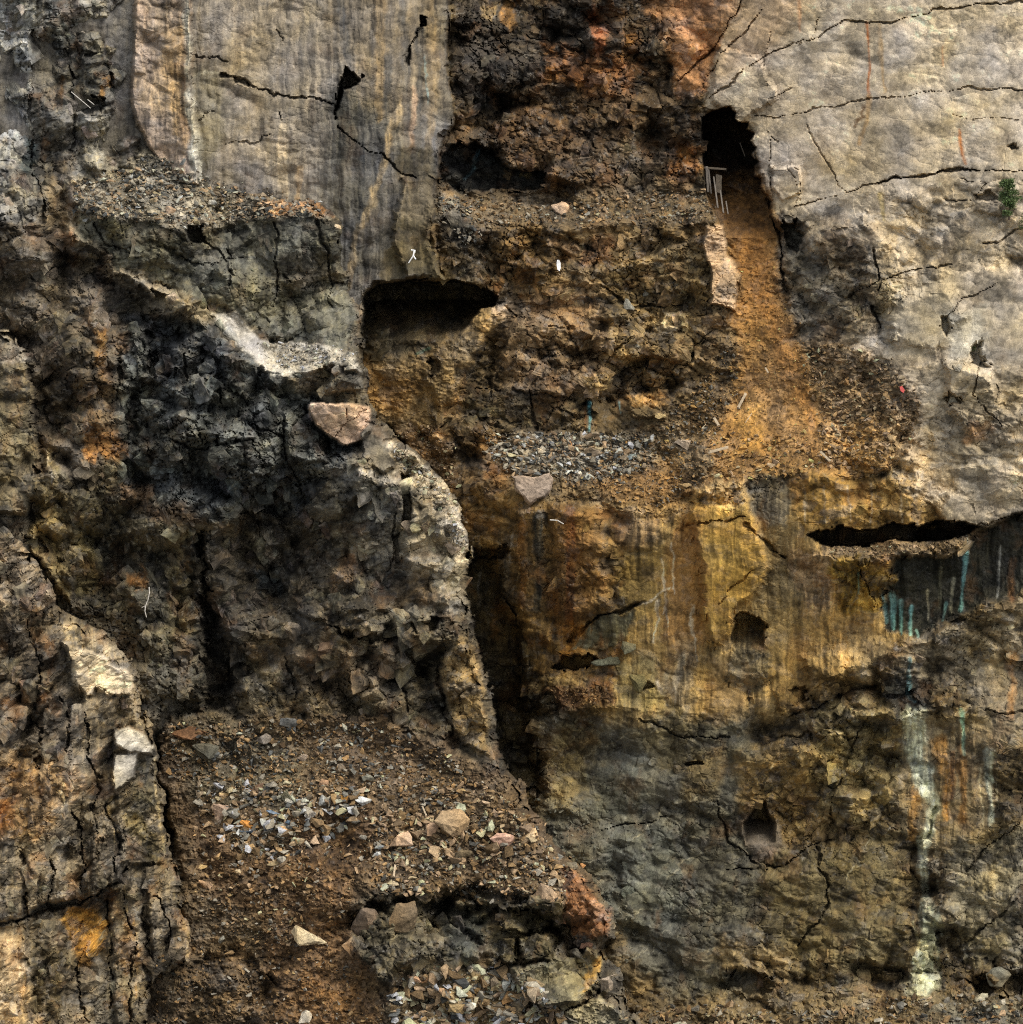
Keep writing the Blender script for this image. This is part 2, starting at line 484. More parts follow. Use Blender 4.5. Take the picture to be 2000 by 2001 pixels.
R.stain([(740, -60), (745, 80), (738, 240)], 16, (136, 112, 80), k=.6)
R.stain([(790, 200), (760, 260), (740, 360), (700, 460), (680, 560)], 12, (150, 128, 98), k=.8)
R.stain([(785, -40), (792, 100), (790, 180), (800, 270)], 12, (86, 84, 82), k=.6)
R.stain([(810, 170), (806, 290)], 9, (150, 122, 102), k=.8)
R.stain([(832, 112), (834, 205)], 4, (118, 142, 142), k=.8)
R.stain([(905, 128), (908, 144)], 3, (118, 160, 158), k=.9)
R.stain([(842, -40), (850, 150), (845, 230), (830, 330)], 16, (130, 110, 84), k=.7)
R.stain([(556, 250), (552, 330), (556, 390)], 14, (176, 158, 134), k=.6)
R.stain([(585, 330), (582, 390)], 10, (170, 140, 104), k=.6)
R.paint([(770, 290), (850, 285), (850, 350), (780, 345)], (74, 66, 50), soft=5, k=.8)
R.block([(790, 350), (850, 345), (846, 430), (862, 540), (800, 548), (765, 470)], 1.2, edge=5)
R.paint([(790, 350), (850, 345), (846, 430), (862, 540), (740, 552), (765, 470)], (98, 84, 60), soft=7, k=.8)
R.paint([(780, 430), (850, 440), (865, 545), (760, 548)], (78, 70, 50), soft=10, k=.7)
# pinkish column
COL = [(272, -200), (262, 100), (254, 180), (268, 240), (292, 292), (345, 360), (392, 360), (384, 300), (376, 150), (370, -200)]
R.block(COL, 2.4, edge=5, warp=.3, tx=.9)
R.paint(COL, (146, 127, 112), soft=4, warp=.3, streak=.85, rough=.3, rust=.3)
R.paint([(312, 50), (362, 40), (368, 180), (360, 300), (330, 250), (318, 150)], (150, 118, 76), soft=14, k=.6)
R.stain([(362, -50), (368, 100), (376, 220), (386, 345)], 8, (170, 166, 152), k=.95, taper=-1.0)
R.paint([(300, 20), (325, 10), (322, 60), (300, 55)], (92, 82, 72), soft=8, k=.7)
R.stain([(700, 210), (712, 330), (700, 470)], 11, (66, 66, 64), k=.7)
R.stain([(760, 120), (752, 260)], 11, (66, 66, 64), k=.7)
R.stain([(822, 60), (820, 200), (812, 320)], 11, (66, 66, 64), k=.7)
R.stain([(672, 240), (668, 380), (690, 500)], 11, (66, 66, 64), k=.7)
# notches and cracks of the grey wall
R.hole([(676, 126), (692, 138), (710, 152), (697, 166), (672, 174), (668, 200), (660, 225), (654, 235), (660, 175)], 5, edge=5, warp=.5)
R.paint([(655, 175), (690, 175), (700, 240), (690, 330), (660, 320), (650, 250)], (64, 64, 62), soft=14, k=.8)
R.hole([(820, 30), (834, 32), (834, 52), (822, 54)], 4, edge=2, warp=.2)
R.crack([(828, 50), (805, 85), (795, 120)], 7, 1.2, dark=.6)
R.crack([(372, 108), (400, 113), (440, 116)], 3, .6)
R.crack([(435, 143), (462, 152), (490, 168)], 7, 1.6)
R.crack([(490, 168), (510, 177), (560, 188), (610, 195), (648, 208)], 3, 1.0)
R.crack([(660, 248), (700, 280), (755, 310), (790, 330), (815, 347)], 3, .9)
R.crack([(382, 240), (425, 215)], 2.5, .5); R.crack([(440, 282), (490, 276), (540, 270)], 1.6, .4)
R.stain([(372, 155), (395, 148), (425, 142)], 6, (170, 165, 150), k=.7)
R.crack([(540, 60), (550, 82)], 2, .4); R.crack([(545, 215), (552, 235)], 2.5, .5)

# dark broken recess top centre
DK = [(884, -260), (1250, -260), (1300, -20), (1310, 80), (1330, 160), (1370, 230), (1372, 330), (1340, 400), (1100, 420), (850, 400), (862, 290), (890, 220)]
R.paint(DK, (76, 60, 42), soft=12, joint=.45, rough=1.15, rust=.35)
R.paint([(884, -100), (1010, -100), (1060, 120), (1000, 230), (900, 200)], (56, 50, 43), soft=25, k=.85)
R.paint([(1060, 0), (1210, 10), (1220, 100), (1080, 110)], (56, 50, 44), soft=20, k=.8)
R.paint([(1070, 95), (1180, 100), (1250, 120), (1240, 180), (1160, 190), (1060, 160)], (122, 74, 40), soft=16, k=.85, breakup=24, rust=.9)
R.paint([(1165, 10), (1182, 40), (1178, 110), (1165, 110), (1160, 50)], (150, 84, 54), soft=6, k=.8, breakup=8)
R.paint([(1210, 60), (1245, 65), (1240, 110), (1215, 110)], (128, 82, 34), soft=7, k=.85)
R.paint([(1060, 110), (1095, 100), (1092, 150), (1070, 160)], (128, 78, 40), soft=6, k=.85)
R.paint([(935, 5), (968, 5), (966, 35), (940, 33)], (128, 104, 68), soft=4, k=.8)
R.paint([(985, -30), (1012, 0), (1010, 45), (995, 60), (985, 40)], (140, 98, 52), soft=5, k=.75)
R.paint([(1000, 180), (1250, 180), (1310, 260), (1290, 380), (1080, 400), (1000, 300)], (84, 64, 44), soft=25, k=.8, breakup=20)
R.paint([(990, 220), (1060, 200), (1110, 250), (1100, 310), (1010, 330), (980, 280)], (92, 66, 42), soft=10, k=.8)
R.block([(975, 225), (1030, 205), (1100, 245), (1085, 320), (1000, 325), (965, 280)], 1.6, edge=10, ty=-.6)
R.block([(1130, 225), (1180, 220), (1175, 260), (1130, 265)], .8, edge=4)
R.paint([(1300, 300), (1370, 290), (1372, 350), (1330, 380), (1290, 360)], (142, 88, 46), soft=10, k=.7, breakup=12, rust=.9)
R.paint([(1200, 280), (1300, 240), (1300, 370), (1210, 370)], (96, 84, 68), soft=18, k=.6, breakup=14)
# orange margin of the pale slab
R.paint([(1235, -260), (1600, -260), (1500, 0), (1440, 60), (1390, 170), (1330, 190), (1310, 60), (1260, 0)], (176, 120, 82), soft=14, rough=.42, rust=.5, k=1)
R.paint([(1300, 80), (1380, 60), (1370, 170), (1330, 190)], (156, 104, 62), soft=12, k=.6)
R.paint([(1250, -50), (1320, 0), (1320, 100), (1290, 80)], (150, 106, 72), soft=12, k=.7)
# pale slab
SLAB = [(1450, -260), (2300, -260), (2300, 1010), (2000, 1000), (1915, 1030), (1850, 1018), (1800, 970), (1760, 880), (1700, 740), (1620, 700), (1560, 640), (1530, 560), (1540, 450), (1505, 400), (1485, 330), (1465, 250), (1430, 215), (1380, 218), (1370, 200), (1410, 90), (1440, 20)]
R.paint(SLAB, (184, 167, 146), soft=5, warp=.5, rough=.09, rust=.12, streak=.04)
R.block(SLAB, .6, edge=16, warp=.6)
R.paint([(1440, -200), (1700, -200), (1560, 40), (1480, 120), (1400, 170)], (184, 150, 118), soft=30, k=.7)
R.paint([(1450, 130), (1600, 90), (1680, 180), (1640, 330), (1530, 370), (1480, 240)], (184, 166, 146), soft=30, k=.6)
R.paint([(1700, 220), (1790, 200), (1830, 250), (1770, 340), (1700, 360), (1640, 340)], (146, 130, 108), soft=22, k=.7, breakup=14)
R.paint([(1580, 250), (1610, 260), (1640, 340), (1600, 340)], (130, 112, 92), soft=10, k=.6, breakup=12)
R.paint([(1540, 440), (1680, 380), (2100, 360), (2100, 560), (1900, 520), (1760, 560), (1620, 640), (1540, 600)], (160, 143, 120), soft=25, k=.75, rough=.40)
R.paint([(1540, 520), (1660, 470), (1760, 520), (1740, 660), (1600, 690), (1540, 620)], (104, 92, 74), soft=22, k=.8, breakup=26, rough=.8)
R.paint([(1530, 420), (1570, 440), (1600, 520), (1590, 640), (1545, 600), (1530, 520)], (88, 84, 78), soft=12, k=.85, breakup=10, rough=.9)
R.paint([(1600, 460), (1720, 440), (1700, 520), (1620, 520)], (112, 92, 72), soft=16, k=.6, breakup=20)
R.paint([(1850, 560), (2050, 540), (2050, 700), (1900, 740), (1830, 680)], (136, 124, 106), soft=26, k=.7, breakup=18)
R.paint([(1720, 560), (1850, 530), (1880, 640), (1800, 700), (1730, 680)], (166, 150, 122), soft=22, k=.7)
R.paint([(1840, 620), (1920, 600), (1930, 690), (1860, 720)], (166, 160, 146), soft=14, k=.7)
R.paint([(1780, 720), (1900, 700), (2100, 760), (2100, 960), (1960, 1000), (1860, 960), (1800, 860)], (168, 150, 124), soft=24, k=.8, rough=.38)
R.paint([(1850, 850), (1960, 850), (1960, 960), (1880, 970)], (134, 120, 98), soft=20, k=.6, breakup=20)
R.paint([(1590, 630), (1640, 640), (1640, 700), (1590, 690)], (136, 90, 56), soft=12, k=.7, breakup=10)
R.paint([(1890, 820), (1940, 830), (1930, 870), (1890, 860)], (170, 112, 66), soft=10, k=.6, breakup=10)
R.paint([(1700, 860), (1760, 880), (1840, 1000), (1790, 1010), (1740, 960)], (170, 140, 92), soft=18, k=.6, breakup=14)
R.block([(1740, 590), (1850, 560), (1890, 620), (1830, 690), (1740, 670)], 1.2, edge=12, ty=-1)
R.block([(1600, 470), (1690, 420), (1740, 470), (1690, 540), (1620, 540)], 1.3, edge=12, ty=-1)
R.block([(1850, 710), (1930, 730), (1960, 800), (1900, 850), (1850, 800)], 1.3, edge=10, ty=-1)
R.block([(1400, 90), (1480, 110), (1520, 190), (1450, 240), (1390, 200)], .8, edge=6)
R.block([(1508, 328), (1560, 330), (1566, 375), (1530, 392), (1510, 370)], .7, edge=3, ty=-1)
R.block([(1484, 345), (1506, 345), (1506, 395), (1492, 385)], .5, edge=2)
R.hole([(1526, 432), (1556, 430), (1552, 450), (1570, 460), (1560, 500), (1535, 490)], 2.2, edge=4)
R.paint([(1515, 425), (1560, 430), (1570, 470), (1560, 510), (1530, 500)], (52, 54, 52), soft=7, k=.8)  # dark shading below the cave's lower edge, painted into the rock colour
for p, w, dpt in (([(1318, 162), (1345, 138), (1390, 100), (1415, 72), (1425, 40), (1438, 15), (1452, -10)], 6, 1.3),
                  ([(1362, 192), (1400, 132), (1410, 105), (1440, 80), (1462, 55), (1492, 15)], 3.5, .8),
                  ([(1385, 195), (1430, 170), (1450, 140), (1470, 122), (1500, 106), (1570, 78), (1640, 50)], 3.5, .9),
                  ([(1640, 50), (1680, 42), (1740, 46), (1790, 36), (1840, 18), (1900, 12), (2010, 0)], 4.5, 1.0),
                  ([(1472, 231), (1540, 226), (1620, 208), (1720, 192), (1800, 181), (1900, 176), (2200, 172)], 3, .8),
                  ([(1555, 408), (1630, 385), (1665, 371), (1720, 357)], 3, .9),
                  ([(1715, 357), (1790, 342), (1850, 334), (1882, 329), (1905, 332)], 7, 2.2),
                  ([(1900, 331), (1950, 334), (2000, 328), (2200, 318)], 4, 1.0),
                  ([(1575, 243), (1596, 286), (1625, 330), (1650, 375)], 3.5, .6),
                  ([(1500, 195), (1525, 180), (1545, 170)], 2.5, .6),
                  ([(1620, 595), (1700, 560), (1750, 535), (1790, 525), (1860, 515)], 4, 1.0),
                  ([(1712, 490), (1716, 540), (1708, 600), (1722, 640)], 9, 1.8),
                  ([(1920, 480), (1975, 455), (2060, 440)], 4, 1.0),
                  ([(1860, 225), (1900, 232), (1990, 232)], 2, .4),
                  ([(1880, 350), (1930, 360), (1900, 395), (1840, 385)], 2.5, .6),
                  ([(1555, 95), (1590, 60), (1600, 30)], 2, .5), ([(1505, 60), (1490, 130), (1500, 170)], 2, .5),
                  ([(1950, 560), (1880, 580), (1840, 640)], 3, .7), ([(1920, 700), (1900, 770), (1960, 830)], 3.5, .9),
                  ([(1560, 340), (1568, 372), (1560, 400)], 2.2, .6), ([(1500, 255), (1520, 280)], 3, .6),
                  ([(1506, 268), (1506, 390)], 1.8, .5), ([(1535, 325), (1560, 365), (1568, 395)], 1.8, .5)):
    R.crack(p, w * .6, dpt * .7, warp=.6, dark=.6)
R.stain([(1692, 45), (1700, 110), (1697, 190)], 4.5, (176, 92, 48), k=.9, taper=.1, warp=.25)
R.stain([(1697, 190), (1692, 240), (1680, 280)], 9, (176, 136, 92), k=.7, warp=.25)
R.stain([(1718, 50), (1722, 110), (1730, 180)], 7, (190, 146, 92), k=.55, warp=.25)
R.stain([(1876, 255), (1880, 290), (1886, 320)], 5, (172, 92, 40), k=.9, taper=-.2, warp=.25)
R.stain([(1842, 90), (1842, 130)], 3, (170, 100, 64), k=.6, warp=.2)
R.stain([(1558, -60), (1563, 60)], 7, (190, 124, 88), k=.5, warp=.2)
R.stain([(1722, 380), (1728, 430)], 8, (170, 146, 84), k=.6, warp=.2)
R.paint([(1672, 212), (1682, 215), (1680, 245), (1670, 240)], (96, 66, 44), soft=4, k=.9)
R.hole([(1964, 290), (1980, 285), (1984, 294), (1970, 300)], 1.2, edge=4)
R.hole([(1900, 378), (1935, 372), (1952, 392), (1930, 402), (1905, 398)], 1.4, edge=8)
R.hole([(1838, 625), (1858, 620), (1866, 650), (1845, 660)], 1.4, edge=6)
R.hole([(1900, 690), (1920, 665), (1925, 700), (1935, 715), (1905, 710)], 1.6, edge=6)
R.hole([(1838, 780), (1858, 765), (1876, 785), (1850, 795)], 1.8, edge=5)

# rock mass in the middle
MID = [(870, 400), (1100, 430), (1370, 400), (1400, 440), (1430, 560), (1420, 640), (1380, 740), (1330, 800), (1240, 850), (1000, 870), (880, 830), (860, 760), (900, 650), (960, 600), (1000, 560)]
R.paint(MID, (116, 93, 62), soft=14, joint=.5, rough=1.0, rust=.4)
R.paint([(960, 430), (1100, 440), (1110, 560), (1040, 610), (950, 570)], (96, 72, 40), soft=18, k=.8, breakup=16, rust=.9)
R.paint([(855, 400), (960, 430), (980, 520), (900, 560), (860, 500)], (74, 62, 46), soft=14, k=.8)
R.paint([(1130, 480), (1200, 470), (1190, 520), (1130, 510)], (140, 94, 62), soft=8, k=.7, breakup=8)
R.paint([(1080, 460), (1130, 470), (1120, 490), (1075, 480)], (142, 112, 84), soft=7, k=.8, breakup=8)
R.paint([(1000, 590), (1150, 560), (1210, 620), (1160, 770), (1000, 770), (960, 680)], (112, 90, 68), soft=20, k=.8)
R.paint([(1180, 520), (1360, 470), (1400, 520), (1380, 600), (1200, 620)], (116, 96, 62), soft=20, k=.7, breakup=14)
R.paint([(1180, 620), (1360, 600), (1370, 700), (1200, 740)], (126, 102, 64), soft=18, k=.7, breakup=14)
R.paint([(1290, 610), (1345, 608), (1340, 650), (1295, 648)], (170, 148, 108), soft=4, k=.85)
R.block([(1290, 610), (1345, 608), (1340, 645), (1295, 645)], .9, edge=4)
R.paint([(900, 690), (960, 680), (960, 820), (900, 820)], (92, 74, 44), soft=14, k=.7)
R.paint([(900, 760), (1140, 770), (1160, 850), (1000, 865), (900, 820)], (70, 60, 42), soft=14, k=.75)
R.paint([(1140, 725), (1190, 725), (1180, 780), (1150, 785)], (122, 96, 54), soft=6, k=.85)
R.block([(1140, 725), (1195, 725), (1180, 778), (1150, 784)], 1.0, edge=5)
R.paint([(1230, 775), (1280, 762), (1312, 786), (1290, 792), (1235, 790)], (172, 128, 76), soft=4, k=.9)
R.block([(1230, 775), (1280, 762), (1312, 790), (1300, 815), (1235, 812)], 1.0, edge=4)
R.paint([(1150, 785), (1235, 790), (1300, 800), (1290, 840), (1150, 850)], (72, 58, 36), soft=6, k=.85, rough=.3, streak=.4)
for p in ([(950, 560), (1010, 620), (1060, 700), (1090, 690)], [(1100, 620), (1130, 700), (1200, 690), (1290, 640)], [(1180, 560), (1240, 600), (1350, 590)],
          [(900, 760), (1000, 765), (1140, 775)], [(960, 700), (960, 820)], [(1040, 760), (1050, 860)], [(1160, 540), (1170, 500), (1120, 470)], [(1000, 640), (1120, 640)]):
    R.crack(p, 5, .9)
for p, a in (([(1000, 640), (1060, 650), (1120, 640), (1180, 655)], 1.0), ([(980, 765), (1060, 758), (1140, 772)], 1.4), ([(1200, 700), (1260, 690), (1340, 680)], .9), ([(1180, 660), (1240, 650), (1330, 655)], .8), ([(1100, 520), (1180, 530), (1260, 515), (1350, 530)], 1.1)):
    R.ledge(p, a, 18, 50, fade=25)
# ledge of rubble under the middle cave
R.paint([(850, 365), (960, 372), (1100, 380), (1230, 360), (1370, 350), (1400, 420), (1300, 440), (1100, 445), (960, 440), (860, 420)], (92, 78, 60), soft=12, k=.8, rubble=.9, rough=.5)
R.ledge([(850, 430), (940, 445), (1100, 450), (1250, 440), (1400, 430)], 3.2, 55, 150, fade=30)
R.paint([(860, 390), (900, 400), (930, 470), (905, 490), (870, 440)], (90, 86, 78), soft=8, k=.8)
# middle cave
R.hole([(858, 365), (852, 330), (880, 300), (905, 282), (935, 276), (965, 292), (980, 322), (1000, 332), (1040, 330), (1062, 335), (1064, 366), (1030, 374), (960, 372), (900, 376)], 5.0, edge=5, slope=.02)
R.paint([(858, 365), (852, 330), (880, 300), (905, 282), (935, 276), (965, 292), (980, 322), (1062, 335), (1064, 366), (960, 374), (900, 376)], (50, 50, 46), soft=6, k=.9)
R.stain([(936, 296), (926, 322), (908, 348)], 7, (88, 118, 124), k=.9, warp=.3)

# chute and cone of ochre scree
CHUTE = [(1385, 330), (1490, 340), (1505, 400), (1528, 520), (1534, 590), (1560, 650), (1640, 740), (1720, 820), (1760, 880), (1720, 930), (1540, 935), (1360, 945), (1330, 900), (1345, 840), (1400, 710), (1438, 620), (1440, 560), (1420, 490), (1400, 430)]
R.paint(CHUTE, (146, 104, 56), soft=20, rough=.15, rubble=.5, rust=.2, breakup=16)
R.paint([(1385, 300), (1490, 320), (1505, 400), (1500, 460), (1430, 470), (1400, 430)], (92, 60, 28), soft=20, k=.95)
R.paint([(1440, 470), (1500, 440), (1528, 560), (1520, 620), (1450, 600)], (132, 84, 36), soft=26, k=.8)
R.paint([(1500, 600), (1550, 660), (1580, 760), (1620, 880), (1590, 900), (1560, 800), (1500, 700)], (160, 106, 54), soft=24, k=.7, breakup=16)
R.paint([(1500, 700), (1540, 760), (1600, 860), (1540, 870), (1490, 780)], (176, 130, 82), soft=20, k=.7)
R.paint([(1460, 800), (1490, 790), (1480, 880), (1430, 900), (1440, 860)], (182, 130, 60), soft=12, k=.8)
CONER = [(1560, 660), (1700, 690), (1790, 760), (1800, 830), (1740, 860), (1640, 850), (1590, 760)]
R.paint(CONER, (150, 124, 94), soft=18, k=.9, rough=.35, rubble=1.2)
R.paint([(1600, 820), (1760, 820), (1780, 890), (1700, 930), (1600, 900)], (168, 126, 72), soft=18, k=.8, rough=.4, rubble=1.2)
CONEL = [(1400, 640), (1440, 640), (1440, 760), (1400, 850), (1340, 900), (1290, 920), (1230, 900), (1280, 800), (1360, 740)]
R.paint(CONEL, (104, 84, 56), soft=16, k=.9, rough=.4, rubble=1.2)
BENCH = [(950, 850), (1060, 845), (1200, 840), (1330, 830), (1400, 900), (1360, 960), (1340, 1005), (1180, 1000), (1080, 975), (1000, 940), (950, 900)]
R.paint(BENCH, (104, 86, 62), soft=10, k=.95, rough=.4, rubble=1.3)
R.paint([(955, 860), (1100, 845), (1270, 850), (1290, 890), (1200, 930), (1080, 930), (980, 920)], (112, 102, 86), soft=14, k=.8)
R.paint([(1160, 940), (1330, 900), (1360, 950), (1340, 1005), (1220, 1000)], (124, 88, 46), soft=14, k=.85)
R.ledge([(870, 980), (960, 960), (1080, 985), (1200, 1002), (1340, 1008), (1375, 955), (1480, 935), (1560, 925), (1720, 935), (1800, 960)], 3.4, 130, 420, fade=30)
# big pale sliver by the chute
SL = [(1378, 442), (1412, 444), (1418, 497), (1436, 511), (1447, 535), (1440, 555), (1441, 605), (1416, 600), (1389, 596), (1391, 544), (1376, 482)]
R.block(SL, 2.0, edge=2.5, warp=.35); R.paint(SL, (176, 142, 108), soft=3, warp=.35, rough=.35, rust=.1)
# main cave
CAVE = [(1373, 230), (1399, 217), (1415, 210), (1426, 209), (1430, 217), (1439, 220), (1436, 231), (1447, 238), (1464, 239), (1458, 254), (1474, 261), (1466, 276), (1478, 289), (1470, 304), (1484, 318), (1475, 323), (1475, 345), (1488, 348), (1487, 365), (1497, 380), (1508, 394), (1505, 413), (1516, 440), (1540, 470), (1528, 540), (1480, 560), (1430, 480), (1412, 450), (1394, 413), (1379, 373), (1376, 320), (1371, 289)]
R.hole(CAVE, 12, edge=2.5, slope=.065, top=280, warp=.18)
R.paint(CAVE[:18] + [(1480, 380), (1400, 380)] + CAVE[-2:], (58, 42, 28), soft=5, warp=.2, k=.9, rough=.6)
R.paint([(1385, 330), (1480, 330), (1495, 400), (1500, 440), (1420, 450), (1395, 400)], (96, 64, 32), soft=12, k=.8, rubble=1)
R.crack([(1506, 398), (1510, 440), (1530, 500), (1532, 580)], 10, 1.5, dark=.3)

# big cave on the left
CA = [(700, 620), (706, 590), (716, 573), (735, 556), (770, 552), (862, 547), (900, 548), (935, 558), (972, 576), (968, 594), (940, 604), (915, 636), (870, 690), (830, 740), (790, 830), (690, 830), (690, 700)]
R.hole(CA, 13.5, edge=4, slope=.17, top=585, warp=.3)
R.paint(CA, (88, 74, 50), soft=6, k=.95, rough=.7)
R.paint([(690, 690), (760, 700), (830, 700), (880, 640), (940, 600), (985, 605), (950, 660), (930, 700), (880, 780), (800, 850), (720, 830)], (142, 114, 74), soft=14, k=.9, rubble=.8, rough=.35)
R.paint([(700, 700), (760, 720), (830, 740), (780, 820), (715, 800)], (138, 98, 48), soft=18, k=.8)
R.block([(830, 735), (880, 670), (940, 610), (990, 600), (1000, 620), (950, 660), (900, 760), (860, 800)], 1.4, edge=12)
R.paint([(960, 600), (1005, 590), (1015, 610), (975, 618)], (178, 148, 118), soft=4, k=.8)
R.paint([(880, 640), (930, 660), (920, 740), (870, 780), (830, 770)], (110, 92, 66), soft=12, k=.7, streak=.7)
R.hole([(838, 705), (858, 700), (862, 725), (845, 735)], 1.5, edge=5)
R.stain([(840, 682), (815, 695)], 5, (70, 104, 84), k=.7, warp=.2)
R.paint([(790, 850), (930, 820), (1000, 870), (1010, 960), (900, 1080), (860, 950)], (96, 72, 42), soft=16, k=.9, rust=.6)
R.paint([(770, 840), (860, 820), (880, 900), (900, 960), (860, 940), (820, 900)], (144, 112, 82), soft=10, k=.7, rubble=1)
# small teal runs on the middle rocks
R.stain([(1152, 788), (1152, 842)], 6, (84, 146, 156), k=1.0, warp=.1, taper=.1)
R.stain([(1143, 790), (1144, 840)], 4, (108, 66, 30), k=.8, warp=.1)
R.stain([(1210, 786), (1213, 808)], 3.5, (108, 156, 152), k=.9, warp=.1)

# broad golden face
R.paint([(1180, 1000), (1340, 1000), (1560, 930), (1760, 950), (1760, 1090), (1760, 1250), (1640, 1340), (1520, 1400), (1380, 1430), (1240, 1440), (1080, 1330), (1150, 1200)], (164, 130, 74), soft=40, k=.95, rough=.18, rust=.5, streak=.85)
R.paint([(1540, 1060), (1760, 1060), (1700, 1260), (1540, 1300)], (160, 124, 72), soft=30, k=.8)
# lower wall: rust streaked face
RS = [(880, 960), (1010, 960), (1080, 985), (1230, 1000), (1230, 1060), (1220, 1280), (1190, 1350), (1100, 1320), (960, 1300), (930, 1180), (900, 1080)]
R.paint(RS, (112, 84, 44), soft=10, rough=.5, streak=.55, rust=.8)
R.paint([(1080, 985), (1170, 1000), (1160, 1200), (1120, 1250), (1080, 1230)], (108, 74, 36), soft=18, k=.85)
R.stain([(1118, 1000), (1115, 1100), (1112, 1230)], 16, (104, 54, 24), k=.7, warp=.3)
R.stain([(1020, 1030), (1022, 1180)], 16, (128, 78, 30), k=.6, warp=.3)
R.stain([(1055, 1010), (1050, 1190)], 16, (40, 46, 42), k=.75, warp=.3)
R.stain([(985, 1050), (990, 1180)], 20, (58, 56, 50), k=.6, warp=.3)
R.stain([(1003, 1040), (998, 1100)], 4, (160, 142, 118), k=.7, warp=.4)
R.paint([(1095, 1225), (1150, 1220), (1140, 1270), (1095, 1290)], (168, 108, 32), soft=10, k=.85)
R.paint([(1200, 1000), (1290, 1010), (1290, 1080), (1220, 1080)], (118, 92, 68), soft=14, k=.7)
R.paint([(1200, 1080), (1300, 1060), (1300, 1200), (1210, 1220)], (136, 110, 58), soft=14, k=.7)
R.hole([(905, 1072), (1000, 1066), (1010, 1080), (990, 1095), (905, 1096)], 3, edge=5)
R.paint([(900, 1060), (960, 1070), (960, 1180), (905, 1190)], (62, 56, 36), soft=10, k=.8)
for p in ([(965, 1090), (968, 1190)], [(933, 1120), (938, 1180)], [(950, 1200), (960, 1240)]):
    R.stain(p, 4, (138, 130, 112), k=.6, warp=.4)
R.block([(1010, 1000), (1060, 990), (1075, 1250), (1020, 1240)], 1.0, edge=12)
R.block([(1080, 990), (1170, 1000), (1190, 1180), (1090, 1230)], 1.4, edge=14)
# curved slab and boulders under it
CSL = [(1128, 1262), (1160, 1222), (1200, 1200), (1238, 1186), (1232, 1230), (1210, 1262), (1170, 1275)]
R.crack([(1095, 1275), (1125, 1240), (1160, 1215), (1200, 1195), (1250, 1178)], 7, 1.8)
R.paint(CSL, (96, 90, 66), soft=5, streak=.9, rough=.3)
R.hole([(1075, 1300), (1100, 1280), (1150, 1280), (1170, 1292), (1140, 1306), (1090, 1312)], 3.5, edge=4)
R.ledge([(1060, 1390), (1120, 1385), (1200, 1380), (1290, 1390)], 2.2, 90, 90, fade=25)
R.paint([(1065, 1350), (1190, 1335), (1200, 1370), (1100, 1385)], (94, 58, 32), soft=8, k=.85, rubble=1, rough=.3)
R.paint([(1200, 1290), (1300, 1280), (1310, 1370), (1210, 1400)], (108, 98, 66), soft=14, k=.8, breakup=10)
# ochre panel
OC = [(1345, 1000), (1360, 960), (1390, 945), (1455, 942), (1470, 1000), (1490, 1060), (1500, 1100), (1485, 1160), (1440, 1190), (1420, 1240), (1392, 1265), (1372, 1200), (1366, 1080)]
R.paint(OC, (162, 124, 56), soft=8, rough=.12, streak=.7, rust=.4)
R.block(OC, 1.8, edge=9)
R.paint([(1355, 955), (1390, 942), (1455, 940), (1462, 980), (1400, 1000), (1358, 990)], (196, 156, 98), soft=8, k=.9, rough=.7)
R.paint([(1395, 1030), (1480, 1040), (1480, 1140), (1430, 1190), (1400, 1160)], (182, 138, 58), soft=18, k=.8)
R.paint([(1350, 990), (1400, 1000), (1390, 1040), (1345, 1060)], (140, 104, 46), soft=10, k=.7)
R.crack([(1345, 1030), (1400, 1015), (1460, 1010)], 4, .8); R.crack([(1460, 1030), (1500, 1060), (1530, 1090)], 5, 1.0)
R.crack([(1470, 1120), (1430, 1150), (1400, 1180)], 2.5, .5, dark=.2)
R.paint([(1330, 1010), (1372, 1030), (1376, 1260), (1340, 1320), (1300, 1250), (1300, 1090)], (150, 104, 54), soft=10, k=.85, streak=.8)
for p, w in (([(1312, 1065), (1314, 1120), (1316, 1160)], 4), ([(1290, 1100), (1300, 1160), (1296, 1200)], 4), ([(1282, 1175), (1284, 1210), (1276, 1250)], 5), ([(1300, 1185), (1310, 1230)], 3), ([(1330, 1280), (1320, 1340), (1312, 1400)], 9), ([(1352, 1180), (1352, 1240), (1358, 1290)], 5), ([(1250, 1180), (1290, 1160), (1310, 1150)], 4), ([(1285, 1330), (1310, 1390), (1340, 1410)], 6)):
    R.stain(p, w, (198, 180, 150), k=.9, warp=.7)
R.paint([(1300, 1250), (1360, 1260), (1350, 1400), (1300, 1410)], (142, 124, 96), soft=10, k=.6, breakup=10)
R.paint([(1260, 1310), (1330, 1380), (1320, 1450), (1270, 1440)], (136, 112, 54), soft=10, k=.7, breakup=10)
R.paint([(1390, 1280), (1470, 1290), (1450, 1410), (1380, 1420)], (150, 118, 76), soft=14, k=.7, streak=.5)
